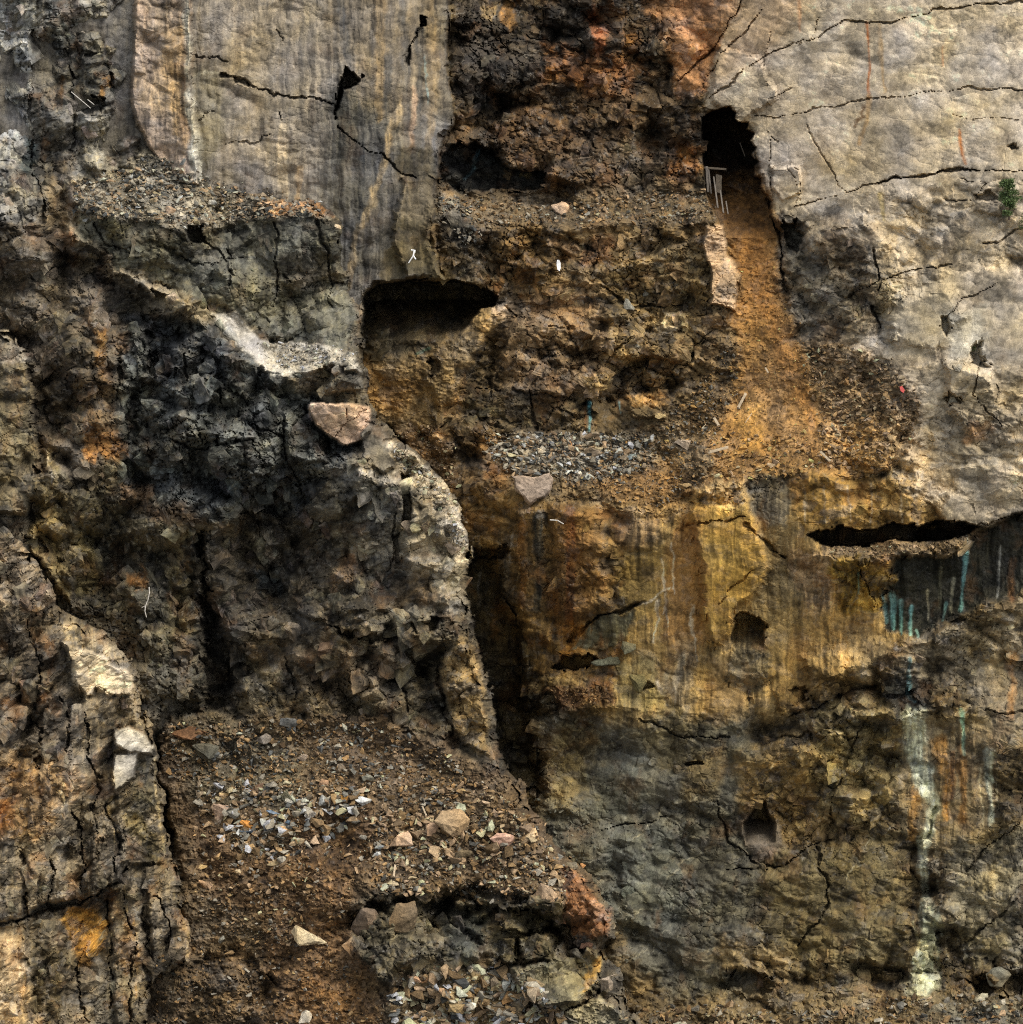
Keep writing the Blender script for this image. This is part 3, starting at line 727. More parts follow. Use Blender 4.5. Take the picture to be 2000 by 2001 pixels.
# dark band right of the ochre panel, above the slot
R.paint([(1460, 935), (1560, 925), (1560, 960), (1540, 1030), (1490, 1030), (1470, 990)], (86, 82, 72), soft=10, k=.85)
R.paint([(1545, 925), (1720, 930), (1810, 990), (1830, 1018), (1640, 1035), (1560, 1030)], (130, 96, 42), soft=10, k=.9, streak=.5, rough=.55, rust=.7)
R.paint([(1690, 930), (1800, 990), (1830, 1015), (1740, 1020)], (148, 116, 66), soft=10, k=.7, breakup=10)
for x in (1573, 1610, 1658, 1700, 1760):
    R.stain([(x, 950), (x + 2, 1020)], 4, (166, 146, 116), k=.6, warp=.4)
R.paint([(1480, 1030), (1560, 1030), (1570, 1180), (1520, 1300), (1470, 1200), (1500, 1100)], (112, 94, 62), soft=12, k=.8, breakup=10)
R.paint([(1545, 1070), (1625, 1080), (1630, 1180), (1600, 1210), (1560, 1150)], (196, 156, 108), soft=10, k=.9, streak=.8, rough=.3)
R.paint([(1625, 1085), (1740, 1085), (1745, 1130), (1710, 1190), (1660, 1200), (1630, 1160)], (156, 120, 40), soft=8, k=.9, rough=.6, rust=.8)
R.block([(1690, 1090), (1735, 1085), (1742, 1130), (1705, 1185), (1685, 1140)], 1.0, edge=5)
R.crack([(1680, 1095), (1695, 1130), (1705, 1180)], 4, .8)
# dark wet wall under the slot
DW = [(1740, 1090), (1870, 1080), (1915, 1035), (2000, 1000), (2300, 990), (2300, 1120), (2000, 1155), (1920, 1180), (1850, 1210), (1790, 1245), (1745, 1235), (1715, 1180), (1745, 1130)]
R.paint(DW, (48, 46, 36), soft=8, rough=.3, streak=.8, rust=.4, wet=.25)
R.hole(DW, 2.2, edge=10)
for x0, y0, x1, y1, w, c in ((1886, 1080, 1878, 1190, 7, (92, 140, 138)), (1888, 1028, 1889, 1060, 3.5, (128, 150, 150)), (1955, 1064, 1948, 1165, 4, (150, 148, 136)), (1862, 1130, 1858, 1200, 5, (124, 120, 100)),
                            (1811, 1155, 1813, 1212, 4, (140, 132, 108)), (1781, 1185, 1781, 1240, 6, (112, 162, 156)), (1742, 1160, 1748, 1228, 9, (96, 140, 136)), (1760, 1175, 1764, 1240, 6, (104, 150, 142)),
                            (1725, 1165, 1734, 1215, 7, (88, 120, 116)), (1840, 1110, 1835, 1190, 6, (96, 92, 72)), (1978, 1100, 1975, 1165, 14, (84, 56, 32)), (1680, 1120, 1676, 1160, 4, (128, 160, 132)), (1792, 1230, 1795, 1244, 4, (120, 160, 150)), (1850, 1180, 1840, 1215, 5, (100, 140, 136))):
    R.stain([(x0, y0), (x1, y1)], w, c, k=.9, warp=.25)
# the slot
SLOT = [(1575, 1042), (1601, 1034), (1620, 1033), (1644, 1028), (1681, 1030), (1713, 1031), (1749, 1022), (1793, 1024), (1822, 1019), (1847, 1016), (1887, 1018), (1916, 1029), (1894, 1042), (1844, 1054), (1771, 1058), (1717, 1061), (1662, 1070), (1619, 1066), (1590, 1055)]
R.hole(SLOT, 7, edge=3, warp=.5)
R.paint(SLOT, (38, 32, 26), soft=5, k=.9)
R.ledge([(1590, 1085), (1660, 1092), (1760, 1080), (1860, 1070), (1900, 1045)], 1.6, 26, 60, fade=15)
R.paint([(1600, 1066), (1700, 1062), (1860, 1055), (1890, 1045), (1860, 1085), (1700, 1090), (1610, 1085)], (128, 106, 78), soft=5, k=.85, rubble=1)
R.crack([(1910, 1030), (1950, 1018), (2000, 1000), (2200, 960)], 4, 1.0)
# ledge under the wet wall
R.ledge([(1600, 1330), (1700, 1290), (1790, 1262), (1860, 1225), (1930, 1195), (2010, 1165), (2210, 1110)], 3.4, 50, 180, fade=30)
R.paint([(1760, 1270), (1860, 1225), (1960, 1185), (2200, 1120), (2200, 1330), (2000, 1340), (1900, 1360), (1800, 1350), (1740, 1330)], (142, 126, 100), soft=12, k=.85, rough=.8)
R.paint([(1900, 1290), (2200, 1280), (2200, 1450), (1910, 1450)], (124, 110, 88), soft=18, k=.7, rough=.4)
R.stain([(1978, 1280), (1975, 1400)], 12, (160, 108, 56), k=.6)
R.crack([(1925, 1388), (1980, 1392), (2050, 1398)], 4, .8)
# small cave right of the ochre panel
CE = [(1424, 1242), (1434, 1214), (1448, 1196), (1468, 1199), (1490, 1212), (1500, 1232), (1494, 1262), (1470, 1300), (1440, 1290)]
R.paint([(1426, 1240), (1495, 1225), (1510, 1330), (1470, 1380), (1425, 1330)], (98, 88, 66), soft=8, k=.8, rough=.5)
R.hole(CE, 6.0, edge=3, slope=.10, top=1208, warp=.6)
R.paint([(1480, 1180), (1560, 1190), (1600, 1280), (1540, 1330), (1500, 1260)], (146, 118, 70), soft=14, k=.8, breakup=14)
R.paint([(1520, 1240), (1640, 1230), (1660, 1300), (1600, 1350), (1530, 1340)], (164, 128, 72), soft=16, k=.7, breakup=16)
R.paint([(1640, 1220), (1740, 1240), (1760, 1300), (1680, 1330)], (118, 100, 72), soft=14, k=.7, breakup=14)
R.paint([(1510, 1350), (1570, 1345), (1575, 1380), (1530, 1395)], (120, 88, 38), soft=5, k=.9)
R.block([(1510, 1350), (1570, 1345), (1575, 1385), (1530, 1395)], 1.2, edge=4)
R.block([(1570, 1280), (1640, 1270), (1650, 1340), (1590, 1370)], 1.2, edge=8)
R.hole([(1540, 1345), (1570, 1340), (1590, 1365), (1575, 1370)], 1.4, edge=4)
# diagonal dark wet seam
R.crack([(1540, 1400), (1600, 1380), (1660, 1350), (1720, 1335)], 5, 1.0)
R.ledge([(1560, 1440), (1640, 1420), (1700, 1395), (1760, 1400), (1860, 1375), (1990, 1385)], 2.2, 50, 120, fade=30)
R.paint([(1715, 1325), (1790, 1310), (1830, 1350), (1800, 1390), (1760, 1412), (1735, 1380)], (40, 40, 38), soft=8, k=.9, wet=.5, rough=.9)
R.stain([(1778, 1295), (1775, 1350), (1790, 1370)], 6, (92, 134, 138), k=.8)
R.hole([(1735, 1350), (1790, 1340), (1800, 1380), (1765, 1400)], 1.2, edge=8)
# lower right quarter
R.paint([(1060, 1400), (1480, 1400), (1460, 1600), (1500, 1700), (1450, 1950), (1150, 1950), (1060, 1700)], (84, 80, 66), soft=30, rough=.46, rust=.25)
R.paint([(1060, 1440), (1160, 1430), (1170, 1560), (1090, 1590)], (124, 106, 66), soft=20, k=.75, breakup=14)
R.paint([(1150, 1500), (1260, 1480), (1270, 1600), (1130, 1600)], (72, 74, 66), soft=20, k=.7, breakup=12)
R.paint([(1180, 1620), (1330, 1620), (1380, 1800), (1200, 1800)], (90, 92, 82), soft=26, k=.75, breakup=16)
R.paint([(1440, 1490), (1600, 1450), (1640, 1560), (1600, 1660), (1500, 1650), (1440, 1560)], (122, 96, 54), soft=24, k=.8, breakup=20)
R.paint([(1560, 1380), (1720, 1370), (1760, 1420), (1760, 1560), (1680, 1620), (1600, 1560), (1600, 1450)], (132, 114, 72), soft=20, k=.75, breakup=10)
R.paint([(1480, 1680), (1760, 1620), (1780, 1900), (1500, 1900)], (92, 80, 50), soft=26, k=.8, breakup=20, rough=.5)
R.paint([(1240, 1430), (1330, 1400), (1400, 1480), (1300, 1510)], (96, 84, 56), soft=14, k=.7)
R.paint([(1340, 1480), (1420, 1460), (1400, 1560), (1330, 1560)], (106, 88, 54), soft=14, k=.7, breakup=8)
R.paint([(1400, 1830), (1560, 1860), (1540, 1920), (1420, 1900)], (142, 118, 78), soft=12, k=.7, breakup=12)
R.paint([(1120, 1720), (1180, 1780), (1260, 1900), (1350, 2010), (1200, 2010), (1150, 1900)], (104, 82, 48), soft=16, k=.7, breakup=12)
R.paint([(985, 1120), (1040, 1280), (1060, 1420), (1050, 1560), (960, 1480), (930, 1300), (900, 1200)], (66, 56, 34), soft=16, k=.8)  # shade in the gap beside the bluff, painted as a darker strip
for p, w in (([(1000, 1640), (1120, 1800), (1200, 1900)], 5), ([(1170, 1620), (1230, 1610), (1300, 1600)], 3.5), ([(1250, 1400), (1330, 1440), (1420, 1440)], 4), ([(1400, 1560), (1420, 1640), (1500, 1700)], 4), ([(1420, 1700), (1520, 1690), (1620, 1640)], 4), ([(1600, 1660), (1620, 1760), (1560, 1850)], 5), ([(1690, 1400), (1640, 1520), (1620, 1600)], 4), ([(1500, 1450), (1600, 1430), (1680, 1440)], 4)):
    R.crack(p, w, .9)
for p, a in (([(1220, 1520), (1300, 1530), (1380, 1510)], 1.1), ([(1100, 1650), (1200, 1640), (1300, 1660)], .8), ([(1440, 1470), (1540, 1460), (1620, 1480)], 1.2), ([(1380, 1730), (1500, 1720), (1620, 1700)], 1.0), ([(1240, 1800), (1340, 1830), (1440, 1820)], 1.0), ([(1660, 1800), (1750, 1810), (1820, 1790)], 1.2), ([(1880, 1640), (1950, 1620), (2030, 1600)], 1.0)):
    R.ledge(p, a, 24, 60, fade=30)
CF = [(1481, 1567), (1488, 1560), (1498, 1568), (1503, 1586), (1514, 1606), (1512, 1650), (1480, 1668), (1456, 1640), (1454, 1608)]
R.paint([(1450, 1600), (1520, 1600), (1530, 1660), (1480, 1680), (1455, 1650)], (112, 98, 82), soft=8, k=.8, rough=.2)
R.hole(CF, 5.5, edge=6, slope=.11, top=1600, warp=.25)
R.hole([(1240, 1335), (1275, 1330), (1290, 1345), (1250, 1350)], 1.2, edge=5)
R.hole([(1338, 1486), (1375, 1482), (1380, 1492), (1345, 1496)], 1.6, edge=4)
# shaft of shade between the bluff and the far wall
R.hole([(960, 1090), (1010, 1200), (1030, 1330), (1050, 1450), (1070, 1560), (1000, 1560), (940, 1400), (900, 1200), (880, 1090)], 4.5, edge=28, warp=1.2)
# weathered foot of the pale slab
for q, c in (([(1590, 640), (1680, 680), (1740, 720), (1760, 800), (1700, 760), (1620, 720)], (132, 110, 84)), ([(1740, 820), (1800, 850), (1860, 960), (1800, 990), (1750, 900)], (156, 130, 94)), ([(1530, 430), (1600, 470), (1640, 640), (1560, 650), (1525, 540)], (104, 96, 82))):
    R.paint(q, c, soft=26, k=.75, breakup=34, rough=.6)
# oblique pale veins
for p in ([(1160, 1840), (1240, 1790), (1330, 1760)], [(1180, 1880), (1260, 1860), (1330, 1800)], [(1240, 1640), (1330, 1560), (1400, 1540)], [(1300, 1720), (1400, 1640), (1470, 1620)], [(1150, 1480), (1220, 1440), (1300, 1420)], [(1380, 1860), (1440, 1850), (1520, 1910)], [(1500, 1500), (1560, 1470), (1620, 1450)], [(1640, 1720), (1700, 1650), (1760, 1600)], [(1860, 1860), (1930, 1790), (1990, 1740)]):
    R.stain(p, 3.2, (150, 142, 116), k=.7, warp=1.4, taper=.6)
# pale drips
DP = [(1782, 1405), (1792, 1480), (1800, 1530)]
R.paint([(1755, 1405), (1940, 1380), (1940, 1640), (1830, 1660), (1750, 1600)], (126, 108, 78), soft=16, k=.8, rough=.3, streak=.8)
R.stain([(1800, 1480), (1790, 1560), (1778, 1640)], 20, (168, 120, 58), k=.8, taper=.5, warp=.4)
R.stain([(1835, 1455), (1850, 1520), (1848, 1600)], 22, (172, 116, 48), k=.85, taper=.6, warp=.4)
R.stain([(1878, 1460), (1884, 1540), (1878, 1600)], 12, (160, 108, 52), k=.8, warp=.4)
R.stain([(1862, 1470), (1860, 1560)], 9, (110, 66, 28), k=.8, warp=.3)
R.stain([(1880, 1390), (1884, 1470)], 7, (124, 158, 136), k=.9, warp=.3)
R.stain([(1850, 1520), (1858, 1600)], 3, (206, 160, 110), k=.8, warp=.4)
R.stain(DP, 32, (192, 196, 168), k=1, taper=.2, warp=.3)
R.stain([(1795, 1500), (1812, 1545), (1826, 1570), (1818, 1610), (1808, 1640)], 21, (190, 192, 164), k=1, taper=.3, warp=.3)
R.stain([(1808, 1640), (1800, 1690), (1808, 1740), (1818, 1800)], 14, (178, 178, 152), k=.95, taper=.1, warp=.5)
R.stain([(1818, 1790), (1812, 1850), (1800, 1935)], 25, (162, 166, 138), k=.95, taper=-.5, warp=.5)
R.stain([(1782, 1800), (1792, 1860), (1800, 1900)], 5, (164, 156, 120), k=.8, warp=.6)
R.stain([(1826, 1640), (1838, 1720), (1846, 1800), (1852, 1880)], 7, (158, 142, 112), k=.7, warp=.7)
R.stain([(1930, 1465), (1936, 1540), (1938, 1610)], 12, (178, 178, 150), k=.9, taper=.4, warp=.4)
R.stain([(1916, 1500), (1920, 1610)], 3.5, (164, 150, 116), k=.7, warp=.5)
R.stain([(1952, 1490), (1950, 1580)], 3.5, (164, 150, 116), k=.7, warp=.5)
R.crack([(1812, 1640), (1822, 1610), (1826, 1580)], 6, .9, dark=.4)
R.paint([(1850, 1640), (2200, 1580), (2200, 1900), (1900, 1880), (1850, 1780)], (128, 118, 94), rough=.5, soft=20, k=.8, breakup=10, streak=.4)
R.paint([(1920, 1780), (2200, 1700), (2200, 1860), (1960, 1880)], (92, 86, 72), soft=14, k=.8)
R.paint([(1890, 1620), (1960, 1610), (1940, 1650), (1900, 1650)], (158, 132, 84), soft=6, k=.7)
R.crack([(1990, 1610), (1940, 1650), (1890, 1700)], 4, .7); R.crack([(1990, 1760), (1930, 1800), (1890, 1850)], 4, .8)
# overhangs along the foot and rubble below
R.hole([(1880, 1905), (1930, 1895), (1950, 1912), (2010, 1880), (2200, 1860), (2200, 1935), (1960, 1950), (1890, 1935)], 4, edge=12, warp=1.2)
R.hole([(1405, 1935), (1440, 1895), (1470, 1895), (1520, 1930), (1470, 1945), (1420, 1952)], 2.6, edge=16, warp=1.4)
R.hole([(1640, 1870), (1700, 1870), (1770, 1900), (1780, 1935), (1700, 1935)], 2.2, edge=22, warp=1.4)
R.ledge([(1200, 2120), (1400, 2100), (1600, 2090), (1800, 2080), (2210, 2070)], 7, 175, 300, fade=60)
R.paint([(1180, 2000), (1400, 1965), (1600, 1975), (1760, 1945), (2300, 1950), (2300, 2300), (1100, 2300)], (98, 82, 56), soft=14, k=.9, rough=.6, rubble=1.3)
R.paint([(1840, 1960), (2300, 1960), (2300, 2300), (1900, 2300)], (96, 94, 82), soft=20, k=.7)
R.detail(1000, big=.38, rot=-.25, ax=1.15, ay=.95, strata=.9, strata_rot=-.12)

# ------------------------------------------------------------------ the near bluff with its two benches
B = Sheet(grid_interp((0, 250, 500, 750, 1000, 1250), (0, 250, 500, 750, 1000, 1250, 1500, 1750, 2000), [
    (203, 207, 209, 209, 209, 209),
    (203, 206, 208, 208, 208, 208),
    (201, 204, 204.5, 204, 204, 204),
    (199, 200, 199, 198, 198, 198),
    (197, 200, 198, 195, 195, 195),
    (197, 202, 200, 194, 193, 193),
    (194, 198, 195, 191, 189, 188),
    (190, 191, 189, 186, 184, 184),
    (186, 187, 184, 181, 179, 178)]), colour=(92, 82, 66))
B.joint[:] = .35
# upper left: weathered columns
B.paint([(-260, -260), (300, -260), (300, 300), (150, 400), (140, 440), (-260, 440)], (114, 110, 104), soft=10, rough=.8, streak=.7, rust=.4)
B.paint([(-260, -260), (70, -260), (60, 240), (20, 330), (-260, 330)], (146, 145, 140), soft=16, k=.8)
B.paint([(85, -200), (135, -200), (150, 60), (120, 120), (100, 90)], (66, 74, 76), soft=14, k=.7)
B.paint([(130, 60), (250, 40), (255, 190), (200, 230), (140, 160)], (86, 82, 72), soft=16, k=.7)
B.paint([(70, 120), (130, 130), (120, 300), (110, 430), (60, 430), (70, 250)], (72, 66, 54), soft=14, k=.7)
B.paint([(38, 255), (62, 262), (74, 300), (70, 350), (45, 335)], (54, 66, 68), soft=6, k=.85)
B.paint([(140, 280), (250, 290), (250, 340), (150, 360)], (96, 92, 84), soft=14, k=.7)
B.paint([(160, 230), (210, 215), (215, 250), (195, 330), (165, 280)], (148, 142, 128), soft=12, k=.75, breakup=12, streak=1)
B.paint([(200, 155), (212, 160), (208, 190), (198, 185)], (150, 104, 46), soft=4, k=.8)
B.stain([(-20, 45), (30, 48), (50, 55)], 6, (182, 178, 166), k=.8)
B.stain([(118, 150), (124, 200)], 6, (124, 84, 40), k=.6)
B.paint([(85, 350), (140, 300), (145, 440), (80, 440)], (98, 80, 56), soft=12, k=.7)
for p, o in (([(150, 60), (200, 70), (205, 120), (160, 130)], 1.0), ([(160, 110), (200, 120), (205, 190), (165, 200)], 1.4), ([(0, 60), (60, 60), (66, 190), (10, 200)], 1.4), ([(205, 90), (250, 80), (250, 110), (212, 125)], 1.0), ([(75, -200), (120, -200), (118, 80), (80, 70)], 1.2), ([(160, 215), (212, 205), (205, 330), (160, 330)], 1.0)):
    B.block(p, o, edge=6, ty=-.4)
for p in ([(64, 60), (66, 180), (58, 300), (90, 430)], [(200, 60), (202, 110), (215, 160), (240, 200)], [(130, 100), (150, 200), (140, 300)], [(165, 105), (200, 112), (245, 118)], [(180, 185), (205, 200), (230, 200)]):
    B.crack(p, 6, 1.3)
B.hole([(140, 190), (175, 180), (215, 190), (200, 212), (150, 218)], 1.6, edge=6)
B.hole([(210, 70), (240, 72), (240, 88), (212, 100)], 1.4, edge=4)
# shelf with rubble
SH = [(145, 345), (240, 320), (270, 285), (330, 290), (400, 350), (470, 378), (560, 385), (640, 405), (668, 450), (600, 420), (500, 430), (400, 455), (300, 430), (150, 425)]
B.paint(SH, (112, 104, 90), soft=8, rough=.55, rubble=1.5, rust=.2, streak=0)
B.paint([(500, 395), (560, 385), (640, 400), (650, 420), (560, 412), (510, 425)], (166, 110, 62), soft=6, k=.8)
B.paint([(500, 395), (560, 390), (560, 402), (500, 412)], (186, 156, 130), soft=4, k=.7)
B.paint([(285, 290), (330, 288), (355, 330), (300, 325)], (66, 62, 54), soft=6, k=.8)
B.ledge([(130, 410), (200, 420), (330, 440), (380, 460), (420, 445), (520, 425), (600, 412), (650, 425), (670, 450)], 4.2, 85, 260, fade=14, warp=.6)
FACE = [(150, 425), (300, 432), (400, 455), (500, 430), (600, 416), (672, 450), (684, 540), (705, 700), (600, 670), (500, 650), (440, 600), (330, 560), (220, 515), (150, 470)]
B.paint(FACE, (92, 90, 78), soft=7, rough=.62, streak=.55, rust=.15)
B.paint([(200, 430), (260, 440), (250, 480), (205, 470)], (112, 100, 58), soft=10, k=.5)
B.paint([(560, 500), (640, 490), (660, 560), (580, 560)], (116, 104, 88), soft=14, k=.6, breakup=10)
B.hole([(368, 440), (395, 436), (402, 462), (398, 476), (376, 474), (366, 458)], 2.6, edge=4, warp=.4)
B.paint([(366, 438), (400, 436), (404, 472), (372, 474)], (40, 38, 32), soft=6, k=.8)
for p in ([(190, 430), (205, 480), (270, 500)], [(400, 475), (430, 490), (460, 540)], [(450, 450), (455, 560)], [(540, 440), (548, 540), (530, 600)], [(620, 430), (640, 520), (650, 600)], [(290, 470), (380, 520), (480, 500)], [(560, 540), (600, 560), (680, 555)]):
    B.crack(p, 4.5, .9)
# slanting rib
RIB = [(140, 440), (165, 465), (225, 520), (300, 560), (350, 585), (390, 600), (400, 640), (330, 620), (240, 570), (170, 520), (100, 480)]
B.block(RIB, 1.6, edge=6, tx=.4)
B.paint(RIB, (124, 112, 92), soft=7, k=.7, streak=0)
B.paint([(228, 520), (290, 545), (345, 578), (330, 585), (270, 562), (225, 535)], (160, 146, 124), soft=4, k=.9, rough=.3)
B.paint([(60, 445), (150, 455), (150, 505), (90, 500)], (112, 68, 38), soft=12, k=.75, breakup=8)
# left slope below, brown
B.paint([(-260, 430), (100, 440), (240, 570), (260, 640), (240, 900), (160, 940), (-260, 700)], (84, 74, 62), soft=14, k=.9, rough=1.0, streak=.15, rust=.35)
B.paint([(-260, 480), (90, 500), (120, 560), (60, 640), (-260, 640)], (92, 84, 74), soft=18, k=.7, breakup=14)
B.paint([(185, 640), (210, 645), (215, 760), (195, 780)], (126, 86, 36), soft=9, k=.8)
B.paint([(160, 830), (250, 840), (250, 880), (210, 900), (165, 880)], (134, 86, 36), soft=9, k=.85, breakup=8)
B.paint([(140, 740), (200, 740), (240, 840), (170, 850)], (96, 78, 56), soft=12, k=.7, streak=.6)
for p, a in (([(-200, 505), (60, 500), (130, 530), (210, 600)], 2.0), ([(-200, 620), (40, 590), (130, 640), (200, 700)], 1.8)):
    B.ledge(p, a, 40, 110, fade=20)
# far left standing column block
CL = [(-260, 640), (30, 655), (58, 700), (62, 760), (72, 880), (78, 960), (50, 1000), (-260, 1000)]
B.block(CL, 3.4, edge=6, warp=.6, tx=.5); B.paint(CL, (100, 88, 66), soft=5, k=.9, streak=.45, rough=.6)
B.paint([(-260, 640), (30, 655), (58, 700), (40, 710), (-260, 690)], (138, 126, 110), soft=6, k=.8)
B.paint([(-260, 790), (50, 800), (60, 900), (-260, 980)], (108, 96, 68), soft=12, k=.7)
CL2 = [(70, 960), (92, 890), (104, 890), (106, 950), (170, 965), (172, 1000), (140, 1180), (60, 1080)]
B.block(CL2, 1.8, edge=6, warp=.6); B.paint(CL2, (112, 96, 62), soft=6, k=.8, streak=.4)
B.stain([(92, 890), (96, 945)], 4, (162, 148, 126), k=.8)
B.hole([(55, 1045), (80, 1050), (92, 1080), (70, 1085)], 1.6, edge=4)
# dark blocky mass
DBK = [(250, 620), (330, 610), (400, 640), (500, 700), (620, 780), (700, 870), (640, 930), (600, 1000), (480, 1020), (320, 1020), (240, 960), (230, 760)]
B.paint(DBK, (82, 84, 81), soft=12, wet=.3, rough=1.2, joint=.9, rust=.15, streak=.1)
B.paint([(270, 640), (350, 640), (440, 700), (430, 760), (320, 740)], (80, 80, 80), soft=14, k=.7, breakup=14)
B.paint([(240, 800), (330, 830), (360, 900), (280, 910), (240, 870)], (68, 66, 56), soft=14, k=.8)
B.block([(255, 640), (300, 630), (310, 700), (345, 720), (330, 760), (270, 740)], 1.4, edge=4, tx=1)
B.block([(340, 760), (420, 730), (460, 790), (420, 850), (350, 830)], 1.5, edge=5, ty=-1)
B.block([(430, 690), (500, 710), (530, 790), (470, 820), (440, 760)], 1.4, edge=4, ty=-1)
B.block([(560, 835), (635, 840), (640, 900), (570, 905)], 1.4, edge=4)
B.block([(480, 880), (510, 880), (508, 930), (484, 930)], 1.0, edge=3)
B.block([(350, 840), (500, 840), (500, 862), (352, 862)], 1.0, edge=4, ty=-3)
B.hole([(285, 645), (300, 645), (308, 715), (340, 722), (330, 740), (300, 735)], 3, edge=3)
for p, w in (([(236, 700), (232, 780), (262, 830), (290, 890)], 8), ([(400, 700), (440, 800), (560, 860)], 5), ([(330, 860), (400, 880), (500, 860)], 5), ([(560, 800), (555, 870), (590, 960)], 5), ([(480, 930), (560, 945), (640, 940)], 7), ([(420, 850), (420, 940)], 4), ([(500, 860), (520, 940), (545, 1000)], 3), ([(350, 640), (370, 740)], 5), ([(600, 790), (612, 830), (640, 860), (665, 900)], 5)):
    B.crack(p, w, 1.3)
# pale slabs along the second ledge
B.ledge([(400, 640), (450, 690), (520, 725), (560, 730), (640, 722), (705, 728)], 2.6, 55, 130, fade=12, warp=.6)
PS = [(408, 614), (467, 612), (486, 640), (510, 668), (560, 665), (650, 680), (692, 690), (708, 722), (640, 718), (560, 735), (520, 722), (490, 700), (458, 660), (425, 640)]
B.paint(PS, (160, 152, 138), soft=4, warp=.5, rough=.5, rubble=.6, streak=0, rust=.05)
B.paint([(412, 614), (466, 614), (488, 645), (512, 668), (520, 718), (486, 690), (455, 650)], (156, 150, 142), soft=4, k=.9, warp=.4, rubble=0, rough=.2)
B.paint([(540, 680), (640, 690), (620, 710), (550, 712)], (124, 114, 98), soft=8, k=.7, breakup=6)
B.block([(640, 690), (700, 692), (708, 760), (650, 770)], 1.4, edge=4)
B.paint([(645, 715), (706, 715), (706, 760), (650, 765)], (96, 92, 84), soft=4, k=.8)
# pink block and grey slab
PK = [(602, 790), (640, 786), (690, 792), (722, 796), (726, 845), (700, 862), (676, 872), (645, 853), (616, 828)]
B.block(PK, 1.8, edge=3, ty=-.9, warp=.3); B.paint(PK, (188, 154, 130), soft=3, warp=.3, rough=.15, rust=.1, streak=0)
B.crack([(672, 796), (680, 820), (655, 855)], 2.2, .5, warp=.5); B.crack([(680, 820), (722, 800)], 2.2, .4, warp=.5)
GS = [(702, 850), (720, 832), (748, 840), (768, 872), (770, 915), (748, 926), (725, 900), (706, 870)]
B.block(GS, 1.5, edge=3, warp=.3); B.paint(GS, (104, 96, 84), soft=3, warp=.3, rough=.15, streak=0)
B.hole([(600, 836), (650, 862), (690, 880), (670, 890), (620, 870)], 1.6, edge=5)
# right shoulder
RSD = [(640, 930), (700, 900), (760, 930), (800, 940), (860, 960), (898, 1000), (905, 1080), (905, 1190), (860, 1200), (720, 1230), (640, 1200), (620, 1050)]
B.paint(RSD, (112, 104, 90), soft=12, rough=.75, streak=.3, rust=.3)
B.paint([(650, 930), (740, 920), (760, 1000), (700, 1060), (640, 1000)], (92, 90, 84), soft=16, k=.7)
B.paint([(800, 960), (860, 970), (890, 1080), (880, 1170), (810, 1150), (790, 1050)], (136, 122, 100), soft=14, k=.7)
B.paint([(760, 1130), (850, 1130), (850, 1190), (770, 1190)], (112, 88, 60), soft=12, k=.7, breakup=8)
B.paint([(660, 1090), (700, 1090), (700, 1140), (640, 1140)], (132, 92, 62), soft=8, k=.8, breakup=8)
B.block([(790, 1000), (870, 1000), (880, 1180), (800, 1180)], 1.2, edge=8)
RIMT = [(745, 860), (790, 880), (830, 920), (870, 955), (895, 990), (912, 1050), (912, 1100), (885, 1090), (878, 1030), (840, 970), (790, 930), (730, 905), (700, 900), (735, 940), (790, 948), (780, 925), (760, 900)]
B.paint([(765, 862), (800, 880), (835, 920), (875, 950), (905, 1000), (915, 1100), (888, 1100), (880, 1040), (845, 985), (800, 945), (770, 900)], (176, 160, 136), soft=5, k=.9, breakup=8, rubble=1)
B.paint([(700, 905), (740, 930), (790, 925), (788, 948), (745, 948), (700, 925)], (164, 150, 130), soft=4, k=.85)
B.ledge([(690, 925), (740, 945), (790, 950), (850, 1000), (900, 1040)], 1.6, 40, 90, fade=10)
B.hole([(782, 920), (800, 930), (806, 990), (800, 1040), (786, 1030), (786, 960)], 3, edge=4, warp=.4)
B.hole([(770, 1050), (784, 1040), (786, 1100), (776, 1105)], 2, edge=4, warp=.4)
B.crack([(772, 1000), (770, 1100)], 5, 1)
B.stain([(765, 1110), (820, 1112), (875, 1128)], 4, (170, 154, 128), k=.7)
# oblique slabs and black cleft
for p, o in (([(500, 1000), (540, 1010), (600, 1120), (640, 1220), (590, 1200), (520, 1090)], 1.8), ([(480, 1090), (520, 1100), (540, 1160), (500, 1150)], 1.0), ([(640, 1110), (700, 1100), (720, 1190), (660, 1200)], 1.4)):
    B.block(p, o, edge=5, tx=1.0, ty=-.6)
B.paint([(490, 1000), (540, 1020), (600, 1120), (580, 1140), (510, 1060)], (124, 118, 106), soft=6, k=.8)
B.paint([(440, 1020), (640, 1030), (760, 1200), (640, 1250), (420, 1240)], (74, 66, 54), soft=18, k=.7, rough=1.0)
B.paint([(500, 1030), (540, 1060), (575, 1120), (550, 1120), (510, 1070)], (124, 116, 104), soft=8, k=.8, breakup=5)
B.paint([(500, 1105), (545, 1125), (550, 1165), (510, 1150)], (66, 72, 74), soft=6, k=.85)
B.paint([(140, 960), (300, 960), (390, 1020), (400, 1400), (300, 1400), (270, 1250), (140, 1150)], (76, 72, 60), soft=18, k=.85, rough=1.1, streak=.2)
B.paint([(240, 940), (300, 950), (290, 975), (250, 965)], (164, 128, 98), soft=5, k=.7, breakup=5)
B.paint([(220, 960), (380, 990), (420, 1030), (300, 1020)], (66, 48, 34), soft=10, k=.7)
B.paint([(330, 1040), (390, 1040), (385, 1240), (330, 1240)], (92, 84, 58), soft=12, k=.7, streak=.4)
B.paint([(255, 1110), (285, 1110), (285, 1145), (260, 1145)], (140, 92, 46), soft=7, k=.8)
